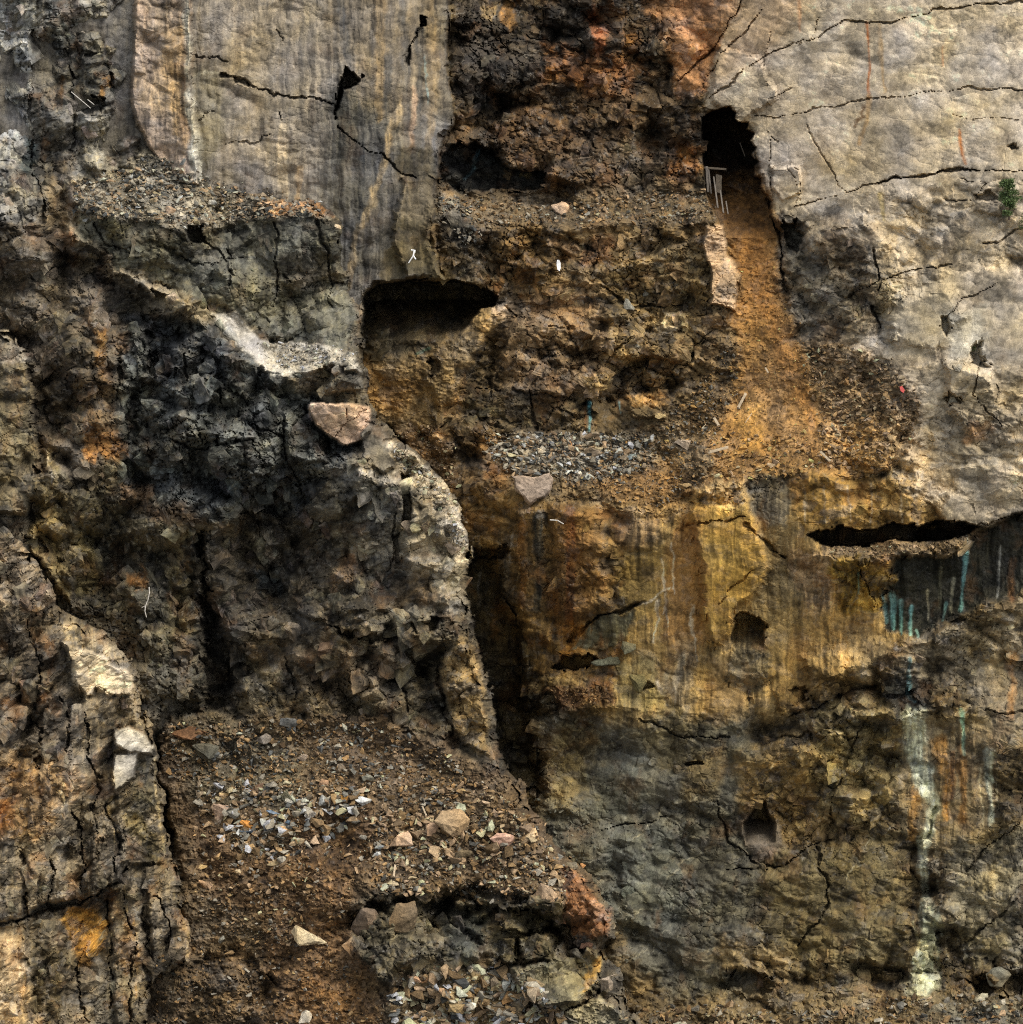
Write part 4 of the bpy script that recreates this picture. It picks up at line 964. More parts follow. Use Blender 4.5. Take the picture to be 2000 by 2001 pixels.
B.paint([(150, 980), (200, 990), (190, 1180), (150, 1150)], (98, 84, 46), soft=12, k=.7)
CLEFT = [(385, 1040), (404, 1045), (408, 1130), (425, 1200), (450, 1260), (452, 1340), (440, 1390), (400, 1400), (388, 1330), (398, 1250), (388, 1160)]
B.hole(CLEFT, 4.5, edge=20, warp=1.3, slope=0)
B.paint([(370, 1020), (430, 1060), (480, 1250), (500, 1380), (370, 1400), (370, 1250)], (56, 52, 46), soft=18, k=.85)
B.ledge([(430, 1225), (520, 1240), (600, 1235), (660, 1225), (740, 1245), (830, 1215), (890, 1190)], 2.6, 110, 60, fade=15, warp=.7)
B.hole([(640, 1222), (700, 1232), (770, 1232), (830, 1210), (870, 1195), (850, 1228), (760, 1252), (680, 1252)], 2.4, edge=6)
# lower face of the bluff
LF = [(500, 1240), (640, 1255), (760, 1255), (900, 1200), (950, 1350), (975, 1500), (880, 1440), (760, 1390), (600, 1400), (460, 1390)]
B.paint(LF, (94, 84, 66), soft=12, rough=1.0, rust=.3)
B.paint([(560, 1250), (720, 1260), (760, 1350), (640, 1380), (540, 1340)], (108, 92, 72), soft=18, k=.7, breakup=16)
B.paint([(865, 1300), (900, 1220), (935, 1300), (955, 1400), (955, 1480), (900, 1440), (872, 1400)], (136, 110, 70), soft=9, k=.85, streak=.4)
B.block([(868, 1300), (890, 1230), (930, 1300), (952, 1400), (960, 1480), (905, 1450), (875, 1400)], 1.8, edge=7)
B.crack([(862, 1300), (864, 1380), (880, 1440)], 8, 1.8)
B.paint([(955, 1480), (985, 1500), (1010, 1560), (970, 1560)], (118, 116, 106), soft=6, k=.8)
B.crack([(740, 1300), (790, 1350), (800, 1400)], 4, 1); B.crack([(560, 1280), (580, 1360)], 5, 1)
# second bench: scree
SC = [(330, 1400), (500, 1400), (700, 1400), (800, 1420), (900, 1470), (1010, 1520), (1110, 1630), (1200, 1730), (1130, 1770), (1000, 1740), (860, 1740), (740, 1740), (700, 1760), (650, 1830), (720, 1900), (820, 1940), (1200, 1960), (1300, 2300), (250, 2300), (270, 1900), (370, 1800), (350, 1700), (310, 1500)]
B.paint(SC, (92, 74, 54), soft=12, rough=.28, rubble=1.3, rust=.15, streak=0)
B.paint([(340, 1400), (500, 1400), (600, 1480), (560, 1580), (380, 1560)], (84, 77, 62), soft=18, k=.8)
B.paint([(600, 1420), (760, 1400), (860, 1480), (800, 1540), (660, 1500)], (88, 70, 52), soft=16, k=.8)
B.paint([(560, 1570), (720, 1560), (740, 1640), (680, 1740), (600, 1790), (560, 1700)], (84, 60, 40), soft=22, k=.8, breakup=12)
B.paint([(380, 1600), (480, 1620), (560, 1700), (520, 1800), (400, 1740)], (98, 72, 48), soft=20, k=.7)
B.paint([(560, 1680), (680, 1700), (720, 1900), (600, 2200), (500, 2200), (520, 1850)], (106, 76, 48), soft=22, k=.8, breakup=14)
B.paint([(380, 1740), (500, 1790), (500, 2200), (260, 2200), (300, 1900)], (86, 72, 54), soft=18, k=.8)
B.paint([(600, 1900), (720, 1940), (780, 2020), (620, 2030)], (124, 88, 54), soft=18, k=.7)
B.paint([(350, 1900), (460, 1850), (560, 1940), (500, 2030), (420, 2000)], (104, 82, 58), soft=10, k=.6, rough=.9)
B.ledge([(420, 1740), (520, 1720), (600, 1690), (700, 1700), (720, 1740)], 1.0, 50, 60, fade=30)
# undercut hollow
UC = [(690, 1790), (730, 1760), (800, 1755), (870, 1760), (930, 1768), (985, 1765), (1085, 1790), (1100, 1830), (1090, 1880), (1010, 1890), (960, 1880), (880, 1890), (830, 1930), (760, 1920), (700, 1870)]
B.hole(UC, 3.0, edge=12, slope=.02)
B.paint(UC, (84, 76, 58), soft=8, k=.9, rough=1.3, rubble=0)
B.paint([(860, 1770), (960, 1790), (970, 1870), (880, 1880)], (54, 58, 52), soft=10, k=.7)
B.block([(975, 1770), (1095, 1760), (1102, 1805), (1040, 1822), (980, 1815)], 2.6, edge=4, ty=-1); B.block([(1015, 1830), (1082, 1825), (1078, 1872), (1015, 1876)], 2.6, edge=4)
B.block([(982, 1835), (1008, 1832), (1008, 1880), (984, 1880)], 2.2, edge=3)
B.paint([(975, 1770), (1100, 1760), (1090, 1880), (985, 1885)], (76, 66, 42), soft=4, k=.9, wet=.45)
B.ledge([(600, 1780), (700, 1765), (800, 1768), (900, 1775), (1000, 1762), (1100, 1780), (1170, 1790)], 2.0, 120, 80, fade=20)
PR = [(1090, 1690), (1120, 1700), (1150, 1740), (1190, 1780), (1180, 1825), (1120, 1830), (1100, 1790)]
B.paint(PR, (124, 78, 50), soft=6, k=.9, rough=.9); B.block(PR, 1.2, edge=8)
B.paint([(1150, 1750), (1195, 1775), (1185, 1800), (1140, 1780)], (160, 118, 94), soft=6, k=.7)
LB = [(1000, 1890), (1080, 1870), (1160, 1850), (1185, 1870), (1170, 1930), (1120, 1965), (1060, 1970), (1010, 1930)]
B.block(LB, 2.0, edge=7); B.paint(LB, (112, 104, 78), soft=5, k=.9, rough=.6, rubble=0)
B.paint([(1155, 1880), (1178, 1868), (1170, 1920), (1140, 1940)], (160, 118, 50), soft=4, k=.9)
B.crack([(1100, 1975), (1140, 1955), (1190, 1930)], 7, 1.5)
B.paint([(1090, 1970), (1200, 1950), (1260, 2030), (1120, 2040)], (132, 124, 98), soft=10, k=.8)
B.paint([(790, 1880), (990, 1880), (1030, 1960), (1100, 2200), (720, 2200), (760, 1960)], (122, 104, 76), soft=16, k=.8, rough=.6)
SIL = [(-700, -700), (250, -700), (268, -260), (266, 60), (262, 100), (254, 180), (268, 245), (290, 280), (335, 290), (352, 322), (384, 348), (440, 372), (560, 386), (620, 396), (655, 420), (672, 445), (664, 470), (672, 500), (685, 540), (704, 590), (706, 660), (710, 730), (722, 790), (728, 830),
       (760, 852), (800, 878), (838, 925), (872, 955), (896, 992), (905, 1040), (909, 1090), (906, 1190), (922, 1240), (936, 1300), (958, 1350), (962, 1420), (968, 1480), (986, 1508), (1010, 1545), (1022, 1580), (1060, 1615), (1078, 1650), (1100, 1680), (1130, 1700), (1150, 1732), (1192, 1778), (1185, 1825), (1165, 1850), (1180, 1880), (1205, 1900), (1215, 1950), (1235, 1990), (1280, 2060), (1320, 2300), (1400, 2900), (-700, 2900)]
B.detail(3000, big=1.25, rot=.45, ax=.95, ay=1.1, strata=.8, strata_rot=.22)
B.silhouette(SIL)

# ------------------------------------------------------------------ buttress of columns lower left
E = Sheet(grid_interp((-250, 0, 150, 300, 450), (900, 1100, 1250, 1500, 1750, 2000, 2250), [
    (190, 191, 193, 195, 195),
    (188, 189, 191, 193, 193),
    (183, 185, 187, 190, 190),
    (180, 182, 184, 187, 188),
    (178, 180, 182, 185, 186),
    (176, 178, 180, 183, 184),
    (174, 176, 178, 181, 182)]), rough=.75, streak=.75, colour=(110, 97, 78))
E.rust[:] = .6
E.paint([(-260, 900), (60, 1080), (140, 1180), (130, 1320), (150, 1500), (-260, 1500)], (98, 86, 72), soft=14, k=.9, rough=1.0, streak=.1)
E.paint([(-260, 1060), (20, 1030), (60, 1080), (90, 1180), (60, 1180), (-260, 1180)], (142, 124, 102), soft=10, k=.8, breakup=8)
E.paint([(-260, 1450), (100, 1490), (130, 1560), (80, 1640), (-260, 1640)], (138, 106, 72), soft=14, k=.75, breakup=14)
E.paint([(-20, 1560), (25, 1560), (30, 1610), (-20, 1610)], (166, 104, 48), soft=9, k=.8, breakup=8)
TOP1 = [(140, 1290), (125, 1255), (150, 1260), (250, 1310), (270, 1340), (262, 1352), (232, 1362), (182, 1345), (170, 1365), (148, 1340)]
E.block(TOP1, 1.5, edge=5, ty=-2.0); E.paint(TOP1, (186, 166, 138), soft=4, warp=.6, rough=.35, streak=0, rust=.15)
E.paint([(110, 1215), (170, 1230), (222, 1260), (215, 1285), (150, 1260)], (150, 132, 104), soft=6, k=.8, breakup=5)
T2 = [(225, 1430), (255, 1420), (285, 1438), (302, 1460), (298, 1475), (250, 1470), (225, 1455)]
T3 = [(225, 1475), (270, 1472), (266, 1490), (262, 1518), (240, 1530), (222, 1545), (218, 1510)]
E.block(T2, 1.6, edge=3, ty=-1.5, warp=.3); E.paint(T2, (172, 162, 146), soft=3, warp=.3, rough=.15, streak=0, rust=0)
E.block(T3, .9, edge=3, warp=.3); E.paint(T3, (160, 150, 134), soft=3, warp=.3, rough=.15, streak=0, rust=0)
E.paint([(262, 1490), (300, 1480), (306, 1560), (285, 1620), (262, 1560)], (72, 66, 50), soft=5, k=.85)
E.paint([(250, 1570), (290, 1600), (325, 1700), (300, 1690), (260, 1650)], (118, 102, 64), soft=8, k=.8, streak=.7)
E.stain([(304, 1480), (306, 1560), (318, 1640), (326, 1690)], 4, (176, 154, 112), k=.8, warp=.3)
E.stain([(216, 1500), (222, 1640)], 5, (164, 138, 92), k=.6)
E.stain([(230, 1620), (240, 1700)], 4, (170, 150, 116), k=.6)
E.block([(90, 1488), (120, 1500), (135, 1570), (150, 1650), (100, 1660), (80, 1560)], 1.2, edge=5)
E.paint([(88, 1488), (120, 1500), (128, 1560), (100, 1540)], (168, 132, 90), soft=5, k=.8)
E.stain([(112, 1500), (124, 1550), (130, 1600)], 4, (190, 160, 116), k=.7)
E.hole([(70, 1482), (100, 1480), (92, 1496), (70, 1500)], 1.8, edge=4)
for a, b, c, d in ((60, 1180, 75, 1480), (120, 1340, 135, 1490), (170, 1370, 195, 1680), (215, 1540, 225, 1700), (150, 1560, 160, 1740), (45, 1640, 55, 1790), (95, 1650, 100, 1780), (245, 1720, 262, 1990), (205, 1740, 215, 1960), (300, 1720, 330, 1860), (280, 1740, 290, 1880), (150, 1860, 165, 2000)):
    E.crack([(a, b + 30), ((a + c) / 2 + 5, (b + d) / 2), (c, d)], 5, 1.3, warp=1.2, dark=.3)
E.crack([(-200, 1830), (0, 1806), (60, 1786), (120, 1772), (180, 1752), (235, 1722), (250, 1700)], 9, 2.6, dark=.6)
E.ledge([(-200, 1800), (0, 1790), (100, 1762), (200, 1735), (250, 1700)], 1.8, 120, 30, fade=10)
OP = [(122, 1790), (150, 1775), (196, 1772), (204, 1800), (196, 1840), (160, 1865), (135, 1840)]
E.paint(OP, (186, 130, 46), soft=6, k=.95, breakup=6); E.paint([(150, 1855), (185, 1850), (180, 1885), (155, 1890)], (176, 120, 42), soft=6, k=.8)
E.paint([(-260, 1820), (40, 1830), (60, 1900), (80, 2010), (-260, 2030)], (176, 148, 110), soft=10, k=.85, rough=.6)
E.block([(-260, 1830), (40, 1830), (60, 1900), (80, 2100), (-260, 2100)], 1.6, edge=6)
E.paint([(60, 1850), (130, 1850), (120, 2000), (80, 2000)], (98, 84, 56), soft=10, k=.8)
E.paint([(220, 1730), (250, 1730), (275, 1880), (280, 2000), (250, 2000)], (128, 108, 74), soft=10, k=.7, streak=.8)
E.stain([(228, 1740), (225, 1830)], 6, (168, 148, 118), k=.7); E.stain([(262, 1780), (272, 1950)], 5, (160, 124, 74), k=.7)
E.stain([(345, 1750), (370, 1830), (368, 1880)], 6, (142, 122, 80), k=.7)
E.stain([(80, 1870), (95, 1920), (90, 1980)], 8, (150, 134, 112), k=.6)
E.paint([(190, 1900), (260, 1900), (280, 2030), (180, 2030)], (84, 78, 66), soft=12, k=.7, breakup=10)
for p, o in (([(225, 1545), (300, 1540), (330, 1690), (240, 1690)], 1.0), ([(180, 1600), (240, 1620), (235, 1740), (175, 1750)], 1.2), ([(285, 1700), (330, 1690), (370, 1850), (300, 1900)], 1.3), ([(215, 1730), (275, 1730), (285, 2000), (225, 2000)], 1.0), ([(60, 1560), (90, 1560), (95, 1760), (55, 1780)], 1.0)):
    E.block(p, o, edge=5)
ESIL = [(-900, 1000), (-100, 1020), (0, 1030), (40, 1060), (90, 1140), (120, 1200), (160, 1222), (215, 1252), (258, 1300), (272, 1345), (280, 1400), (300, 1450), (306, 1500), (316, 1580), (330, 1660), (340, 1700), (355, 1760), (372, 1830), (368, 1880), (300, 1915), (282, 2000), (275, 2300), (275, 2900), (-900, 2900)]
E.detail(5000, big=.8, rot=.08, ax=.7, ay=1.6, strata=.55, strata_rot=-.1)
E.silhouette(ESIL, rnd=20, rdep=2.2)

R.build("cliff_wall", ROCK, "ochre and grey quarry wall with caves and pale slab")
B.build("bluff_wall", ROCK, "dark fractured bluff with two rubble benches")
E.build("buttress_wall", ROCK, "brown columnar rock buttress")

def top_surface():
    d = R.D.copy(); c = R.C.copy(); r = R.rough * (1 - np.clip(R.rubble, 0, 1))
    for s in (B, E):
        m = s.cut & (s.D < d)
        d = np.where(m, s.D, d); c = np.where(m[..., None], s.C, c); r = np.where(m, s.rough * (1 - np.clip(s.rubble, 0, 1)), r)
    return d, c, r
TD, TC, TR = top_surface()
def surf(px, py):
    i = min(max(int(round((py + 210) / STEP)), 0), len(YS) - 1); j = min(max(int(round((px + 210) / STEP)), 0), len(XS) - 1)
    return float(TD[i, j]), TC[i, j]

# ------------------------------------------------------------------ loose rock
rng = np.random.default_rng(7)
random.seed(7)

def hull_shape(n, seed, flat=(1, .8, .6)):
    r = np.random.default_rng(seed)
    p = r.normal(size=(n, 3)); p /= np.abs(p).max(1)[:, None] ** 0.6 * np.linalg.norm(p, axis=1)[:, None] ** 0.4
    p *= r.uniform(.8, 1.05, (n, 1)) * np.array(flat)
    bm = bmesh.new()
    for q in p: bm.verts.new(q)
    g = bmesh.ops.convex_hull(bm, input=bm.verts)
    bmesh.ops.delete(bm, geom=[v for v in bm.verts if not v.link_faces], context='VERTS')
    bmesh.ops.triangulate(bm, faces=bm.faces)
    bm.verts.index_update()
    V = np.array([v.co[:] for v in bm.verts]); T = np.array([[v.index for v in f.verts] for f in bm.faces])
    bm.free()
    return V / np.abs(V).max(), T
BASES = [hull_shape(random.randint(7, 10), 100 + k, (1, random.uniform(.6, .9), random.uniform(.35, .7))) for k in range(16)]

def rot_many(n):
    a = rng.uniform(0, 2 * math.pi, n); t = rng.normal(0, .45, n); b = rng.normal(0, .45, n)
    ca, sa, ct, st, cb, sb = np.cos(a), np.sin(a), np.cos(t), np.sin(t), np.cos(b), np.sin(b)
    Z = np.zeros(n); O = np.ones(n)
    Rz = np.stack([ca, -sa, Z, sa, ca, Z, Z, Z, O], 1).reshape(n, 3, 3)
    Rx = np.stack([O, Z, Z, Z, ct, -st, Z, st, ct], 1).reshape(n, 3, 3)
    Ry = np.stack([cb, Z, sb, Z, O, Z, -sb, Z, cb], 1).reshape(n, 3, 3)
    return Rx @ Ry @ Rz

def mesh_from(name, V, T, C, mat):
    me = bpy.data.meshes.new(name)
    me.vertices.add(len(V)); me.vertices.foreach_set("co", V.astype(F).ravel())
    me.loops.add(T.size); me.loops.foreach_set("vertex_index", T.astype(np.int32).ravel())
    me.polygons.add(len(T)); me.polygons.foreach_set("loop_start", np.arange(0, T.size, 3, dtype=np.int32))
    a = me.color_attributes.new("tint", 'FLOAT_COLOR', 'POINT')
    a.data.foreach_set("color", np.concatenate([C, np.zeros((len(C), 1))], 1).astype(F).ravel())
    me.update(calc_edges=True)
    me.polygons.foreach_set("use_smooth", np.zeros(len(T), bool))
    me.materials.append(mat)
    return me

def inside(poly, x, y):
    c = np.zeros(x.shape, bool); n = len(poly)
    for k in range(n):
        ax, ay = poly[k]; bx, by = poly[(k + 1) % n]
        if ay != by:
            c ^= ((ay > y) != (by > y)) & (x < (bx - ax) * (y - ay) / (by - ay) + ax)
    return c

# angular joint blocks that make up the broken faces
def joint_block(seed):
    r = np.random.default_rng(seed)
    p = []
    for sx in (-1, 1):
        for sy in (-1, 1):
            for sz in (-1, 1):
                c = np.array([sx, sy, sz], float) * r.uniform(.45, 1.08, 3)
                if r.random() < .5:
                    for ax in range(3):
                        q = c.copy(); q[ax] *= r.uniform(.1, .6); p.append(q)
                else: p.append(c)
    bm = bmesh.new()
    for q in p: bm.verts.new(q)
    bmesh.ops.convex_hull(bm, input=bm.verts)
    bmesh.ops.delete(bm, geom=[v for v in bm.verts if not v.link_faces], context='VERTS')
    bmesh.ops.triangulate(bm, faces=bm.faces); bm.verts.index_update()
    V = np.array([v.co[:] for v in bm.verts]); T = np.array([[v.index for v in f.verts] for f in bm.faces]); bm.free()
    return V, T
JB = [joint_block(300 + k) for k in range(24)]
def split(V, T, n):
    for _ in range(n):
        e = {}; V = list(map(tuple, V)); N = []
        def mid(a, b):
            k = (min(a, b), max(a, b))
            if k not in e:
                e[k] = len(V); V.append(tuple((np.array(V[a]) + np.array(V[b])) / 2))
            return e[k]
        for a, b, c in T:
            p, q, r = mid(a, b), mid(b, c), mid(c, a)
            N += [(a, p, r), (p, b, q), (r, q, c), (p, q, r)]
        V, T = np.array(V), np.array(N)
    return V, T
JB1 = [split(V, T, 1) for V, T in JB]; JB3 = [split(V, T, 3) for V, T in JB]
nb = 64000
bx_ = rng.uniform(-150, 2150, nb); by_ = rng.uniform(-150, 2150, nb)
BI = np.clip(np.round((by_ + 210) / STEP).astype(int), 6, len(YS) - 7); BJ = np.clip(np.round((bx_ + 210) / STEP).astype(int), 6, len(XS) - 7)
bd = TD[BI, BJ]
steep = np.maximum(np.abs(TD[BI + 4, BJ] - TD[BI - 4, BJ]), np.abs(TD[BI, BJ + 4] - TD[BI, BJ - 4]))
clu = np.clip(gnoise(bx_ / 70, by_ / 55, 881) * 1.6 + gnoise(bx_ / 24, by_ / 20, 882) + .30, 0, 1)
ok = (rng.random(nb) < np.where(bx_ < 900, .72, 1.0) * np.clip((TR[BI, BJ] - .40) * 1.3, 0, 1) * clu) & (steep < 2.6)
bx_, by_, bd, BI, BJ = bx_[ok], by_[ok], bd[ok], BI[ok], BJ[ok]
nb = len(bx_)
w_ = (5 + 34 * rng.random(nb) ** 3.0) * np.where(bx_ < 900, 1.15, 1.0) * bd / FOC; asp = rng.uniform(.4, 1.5, nb) * np.where((bx_ < 380) & ((by_ > 1000) | (by_ < 420)), 2.0, np.where(bx_ < 900, 1.25, 1.0)); w_ = w_ / np.sqrt(asp) * .95
hw = w_ * .5; hh = w_ * .5 * asp; hd = np.minimum(hw, hh) * rng.uniform(.6, 1.1, nb)
left = np.where(bx_ < 950, 1.0, -0.5)
ang = left * .38 + rng.normal(0, .22, nb) + gnoise(bx_ / 200, by_ / 200, 883) * .5
ta, tb = rng.normal(0.10, .38, nb), rng.normal(0, .30, nb)
Vs, Ts, Cs, off = [], [], [], 0
bc = rng.uniform(.84, 1.22, (nb, 1)) * (1 + rng.normal(0, .025, (nb, 3)))
WUP = np.array([0, 0, 1.0]); WFW = np.array([0, 1.0, 0])
for k in range(nb):
    big_ = max(hw[k], hh[k]) * 2 * FOC / bd[k]
    V, T = (JB3 if big_ > 13 else JB1)[k % 24]
    v = V * (hw[k], hh[k], hd[k])
    ca, sa = math.cos(ang[k]), math.sin(ang[k])
    x = v[:, 0] * ca - v[:, 1] * sa; y = v[:, 0] * sa + v[:, 1] * ca
    z = v[:, 2] + x * ta[k] + y * tb[k]
    D = bd[k] + hd[k] * (.72 if w_[k] < .8 else .85)
    if big_ > 13:
        s_ = min(hw[k], hh[k])
        g1, g2, g3 = (np.sin(v[:, [1, 2, 0]] * f_ / s_ + k + np.array([0, 2, 4])) * np.cos(v[:, [2, 0, 1]] * f_ * .73 / s_ + k * 1.7) for f_ in (2.6, 5.9, 13.1))
        dv = (g1 * .11 + g2 * .06 + np.abs(g3) * .05) * s_
        x = x + dv[:, 0]; y = y + dv[:, 1]; z = z + dv[:, 2] * 1.3
    P = CAM + D * (FWD + (bx_[k] - 1000) / FOC * RGT + (1000.5 - by_[k]) / FOC * UPV)
    Vs.append(P + x[:, None] * RGT + y[:, None] * WUP + z[:, None] * WFW); Ts.append(T + off); off += len(V)
    vi = np.clip(((by_[k] - y * FOC / D + 210) / STEP).astype(int), 0, len(YS) - 1); vj = np.clip(((bx_[k] + x * FOC / D + 210) / STEP).astype(int), 0, len(XS) - 1)
    Cs.append(TC[vi, vj] * bc[k])
me = mesh_from("cliff_wall_blocks", np.concatenate(Vs), np.concatenate(Ts), np.clip(np.concatenate(Cs), .006, .75), ROCK)
ob = bpy.data.objects.new("rocky_terrain", me); scene.collection.objects.link(ob)
ob['kind'] = 'structure'; ob['label'] = "angular joint blocks breaking out of the quarry faces"

GREYS = [(120, 114, 104), (96, 94, 88), (140, 132, 118), (78, 80, 80), (158, 148, 132), (110, 96, 80)]
WARM = [(128, 104, 80), (150, 122, 96), (104, 82, 58), (166, 136, 108), (118, 92, 62), (140, 116, 96)]
DIRT = [(100, 76, 50), (118, 88, 56), (88, 68, 48), (134, 104, 70)]
OCHR = [(150, 108, 58), (132, 92, 46), (168, 126, 76), (118, 86, 50)]
ZONES = [  # outline, how many, size range px, palette, kind label index
    ([(145, 360), (260, 330), (340, 330), (410, 355), (560, 385), (640, 405), (640, 420), (500, 424), (390, 450), (300, 436), (150, 420)], 2300, (2.0, 7.5), GREYS + WARM[:2], 0),
    ([(230, 340), (290, 300), (380, 340), (420, 380), (300, 390)], 260, (2.5, 8), GREYS[:4], 0),
    ([(850, 395), (900, 385), (1000, 395), (1100, 400), (1250, 380), (1370, 370), (1410, 430), (1250, 440), (1100, 445), (950, 445), (880, 440)], 1300, (2.0, 6.5), GREYS[:3] + DIRT + WARM[:2], 1),
    ([(850, 380), (900, 385), (940, 470), (915, 490), (870, 430)], 160, (3, 8), GREYS, 1),
    ([(950, 860), (1060, 845), (1200, 848), (1280, 860), (1260, 910), (1180, 940), (1080, 930), (1000, 925), (950, 890)], 1900, (2.2, 9), GREYS + [(168, 160, 142)] + WARM[:2], 2),
    ([(1250, 850), (1350, 780), (1400, 700), (1440, 650), (1450, 760), (1400, 860), (1380, 940), (1300, 990), (1150, 980), (1100, 940)], 1700, (1.8, 6), DIRT + GREYS[:2] + OCHR[:1], 2),
    ([(1440, 500), (1520, 520), (1560, 650), (1640, 760), (1620, 930), (1400, 940), (1440, 700), (1430, 600)], 900, (1.4, 3.8), OCHR, 3),
    ([(1560, 670), (1700, 690), (1800, 780), (1780, 880), (1720, 930), (1600, 920), (1590, 780)], 2000, (1.8, 7.5), DIRT + WARM, 3),
    ([(1380, 850), (1560, 840), (1620, 900), (1560, 930), (1400, 940)], 420, (2.5, 8), OCHR + WARM[:2], 3),
    ([(770, 840), (870, 830), (900, 940), (880, 960), (830, 910)], 380, (2, 6), WARM, 4),
    ([(500, 670), (640, 675), (700, 690), (640, 715), (540, 722)], 420, (2, 6), [(168, 160, 146), (140, 130, 116), (100, 96, 90), (182, 172, 156)], 4),
    ([(765, 870), (800, 880), (870, 950), (905, 1010), (912, 1080), (890, 1080), (870, 1000), (800, 940)], 520, (2.5, 8), [(176, 160, 138), (150, 134, 112), (128, 116, 100)], 4),
    ([(320, 1420), (500, 1410), (720, 1410), (860, 1470), (960, 1540), (840, 1580), (700, 1550), (560, 1560), (420, 1540), (340, 1520)], 3600, (2, 6.5), GREYS[:4] + DIRT + WARM[:2], 5),
    ([(380, 1540), (520, 1530), (720, 1545), (720, 1600), (620, 1650), (560, 1700), (450, 1660), (400, 1600)], 900, (4, 13), GREYS + WARM + [(184, 176, 160)], 5),
    ([(380, 1620), (560, 1650), (700, 1640), (700, 1800), (560, 1850), (380, 1790), (370, 1700)], 1700, (1.8, 6), DIRT + WARM[:2] + GREYS[:1], 5),
    ([(740, 1580), (960, 1540), (1040, 1600), (1110, 1690), (1100, 1760), (920, 1765), (740, 1750), (700, 1680)], 2300, (2.2, 8), WARM + DIRT[:2] + GREYS[:2], 6),
    ([(320, 1840), (520, 1800), (720, 1880), (760, 2000), (600, 2100), (280, 2100), (290, 1900)], 1900, (1.8, 5.5), DIRT + GREYS[:2], 6),
    ([(790, 1890), (900, 1885), (1010, 1900), (1090, 1960), (1180, 2090), (760, 2090), (760, 1950)], 1500, (4, 15), WARM + GREYS + [(176, 168, 150)], 6),
    ([(1200, 1975), (1400, 1965), (1600, 1975), (1760, 1945), (2060, 1950), (2080, 2090), (1220, 2090)], 1900, (2.5, 10), DIRT + GREYS[:3] + WARM[:2], 7),
    ([(1600, 1066), (1700, 1064), (1860, 1055), (1880, 1060), (1700, 1085), (1620, 1082)], 260, (2, 4.5), WARM, 3),
    ([(1070, 1345), (1190, 1340), (1200, 1372), (1090, 1380)], 200, (1.8, 4.5), DIRT, 7),
    ([(735, 1605), (900, 1570), (1035, 1600), (1062, 1650), (960, 1685), (740, 1692)], 120, (8, 20), WARM, 6),
    ([(1040, 1560), (1120, 1560), (1200, 1700), (1260, 1850), (1220, 1880), (1150, 1720), (1080, 1640)], 320, (2, 5), [(84, 84, 74), (104, 100, 86)], 7),
]
WHERE = ["in the rubble of the high left shelf", "on the dark heap above the high left shelf", "on the rubble ledge under the small upper cave", "in the narrow grey spill left of that upper ledge",
         "in the grey rubble of the middle bench", "on the brown scree right of the middle bench", "in the ochre chute below the tall cave", "on the right hand brown scree fan",
         "at the toe of the ochre scree fan", "in the gully beside the bluff rim", "on the bright ledge over the dark blocky face", "along the broken rim of the dark bluff",
         "in the upper scree of the lower bench", "in the colourful rock spill of the lower bench", "in the rusty dirt below the rock spill", "among the tan boulders by the lower rim",
         "on the dirt slope beside the buttress foot", "in the coarse rubble at the bottom edge", "in the dark rubble at the foot of the right wall", "on the thin ledge under the long slot",
         "on the small red dirt ledge", "in the boulder heap at the lower bench rim", "in the gully right of the lower bench"]
GROUPS = ["loose rocks on the high shelf"] * 2 + ["loose rocks under the upper cave"] * 2 + ["loose rocks on the middle bench"] * 2 + ["loose rocks on the ochre scree"] * 3 + ["loose rocks along the bluff rim"] * 3 + ["loose rocks on the lower bench"] * 5 + ["loose rocks at the bottom"] * 5
def tone(c):
    g = float(c.mean()); w = (c[0] - c[2]) / (g + 1e-6)
    a = "whitish" if g > .34 else "pale" if g > .22 else "mid" if g > .12 else "dark"
    b = "ochre brown" if w > 1.15 else "brown" if w > .75 else "greyish" if w > .35 else "slate grey"
    return a + " " + b

parts = []
px_, py_, sz_, col_, zi_ = [], [], [], [], []
for zi, (poly, n, (s0, s1), pal, _li) in enumerate(ZONES):
    n = int(n * (.8 if zi in (12, 14, 16) else 1.15)); s0 *= 1.3; s1 *= 2.3 if 12 <= zi <= 17 and zi != 13 else 1.9; li = zi
    a = np.array(poly, float); lo, hi = a.min(0), a.max(0)
    got = 0
    while got < n:
        x = rng.uniform(lo[0], hi[0], 4 * n); y = rng.uniform(lo[1], hi[1], 4 * n)
        jx = x + rng.normal(0, 6, x.shape); jy = y + rng.normal(0, 5, x.shape)
        m = inside(poly, jx, jy) & (gnoise(x / 45, y / 30, 555) + rng.uniform(-.7, 1, x.shape) > -.1)
        x, y = x[m][:n - got], y[m][:n - got]
        k = len(x); got += k
        px_.append(x); py_.append(y); sz_.append(s0 + (s1 - s0) * rng.random(k) ** 4.2)
        p = np.array([lin(c) for c in pal])[rng.integers(0, len(pal), k)]
        col_.append(p * rng.uniform(.45, 1.55, (k, 1)) * (1.08 if 12 <= li <= 17 else 1.0)); zi_.append(np.full(k, li))
px_, py_, sz_, col_, zi_ = map(np.concatenate, (px_, py_, sz_, col_, zi_))
II = np.clip(np.round((py_ + 210) / STEP).astype(int), 0, len(YS) - 1); JJ = np.clip(np.round((px_ + 210) / STEP).astype(int), 0, len(XS) - 1)
DD = TD[II, JJ]
keep = (np.abs(TD[np.clip(II + 3, 0, len(YS) - 1), JJ] - DD) < 2.5) & (np.abs(TD[np.clip(II - 3, 0, len(YS) - 1), JJ] - DD) < 2.5)
px_, py_, sz_, col_, zi_, DD = (v[keep] for v in (px_, py_, sz_, col_, zi_, DD))
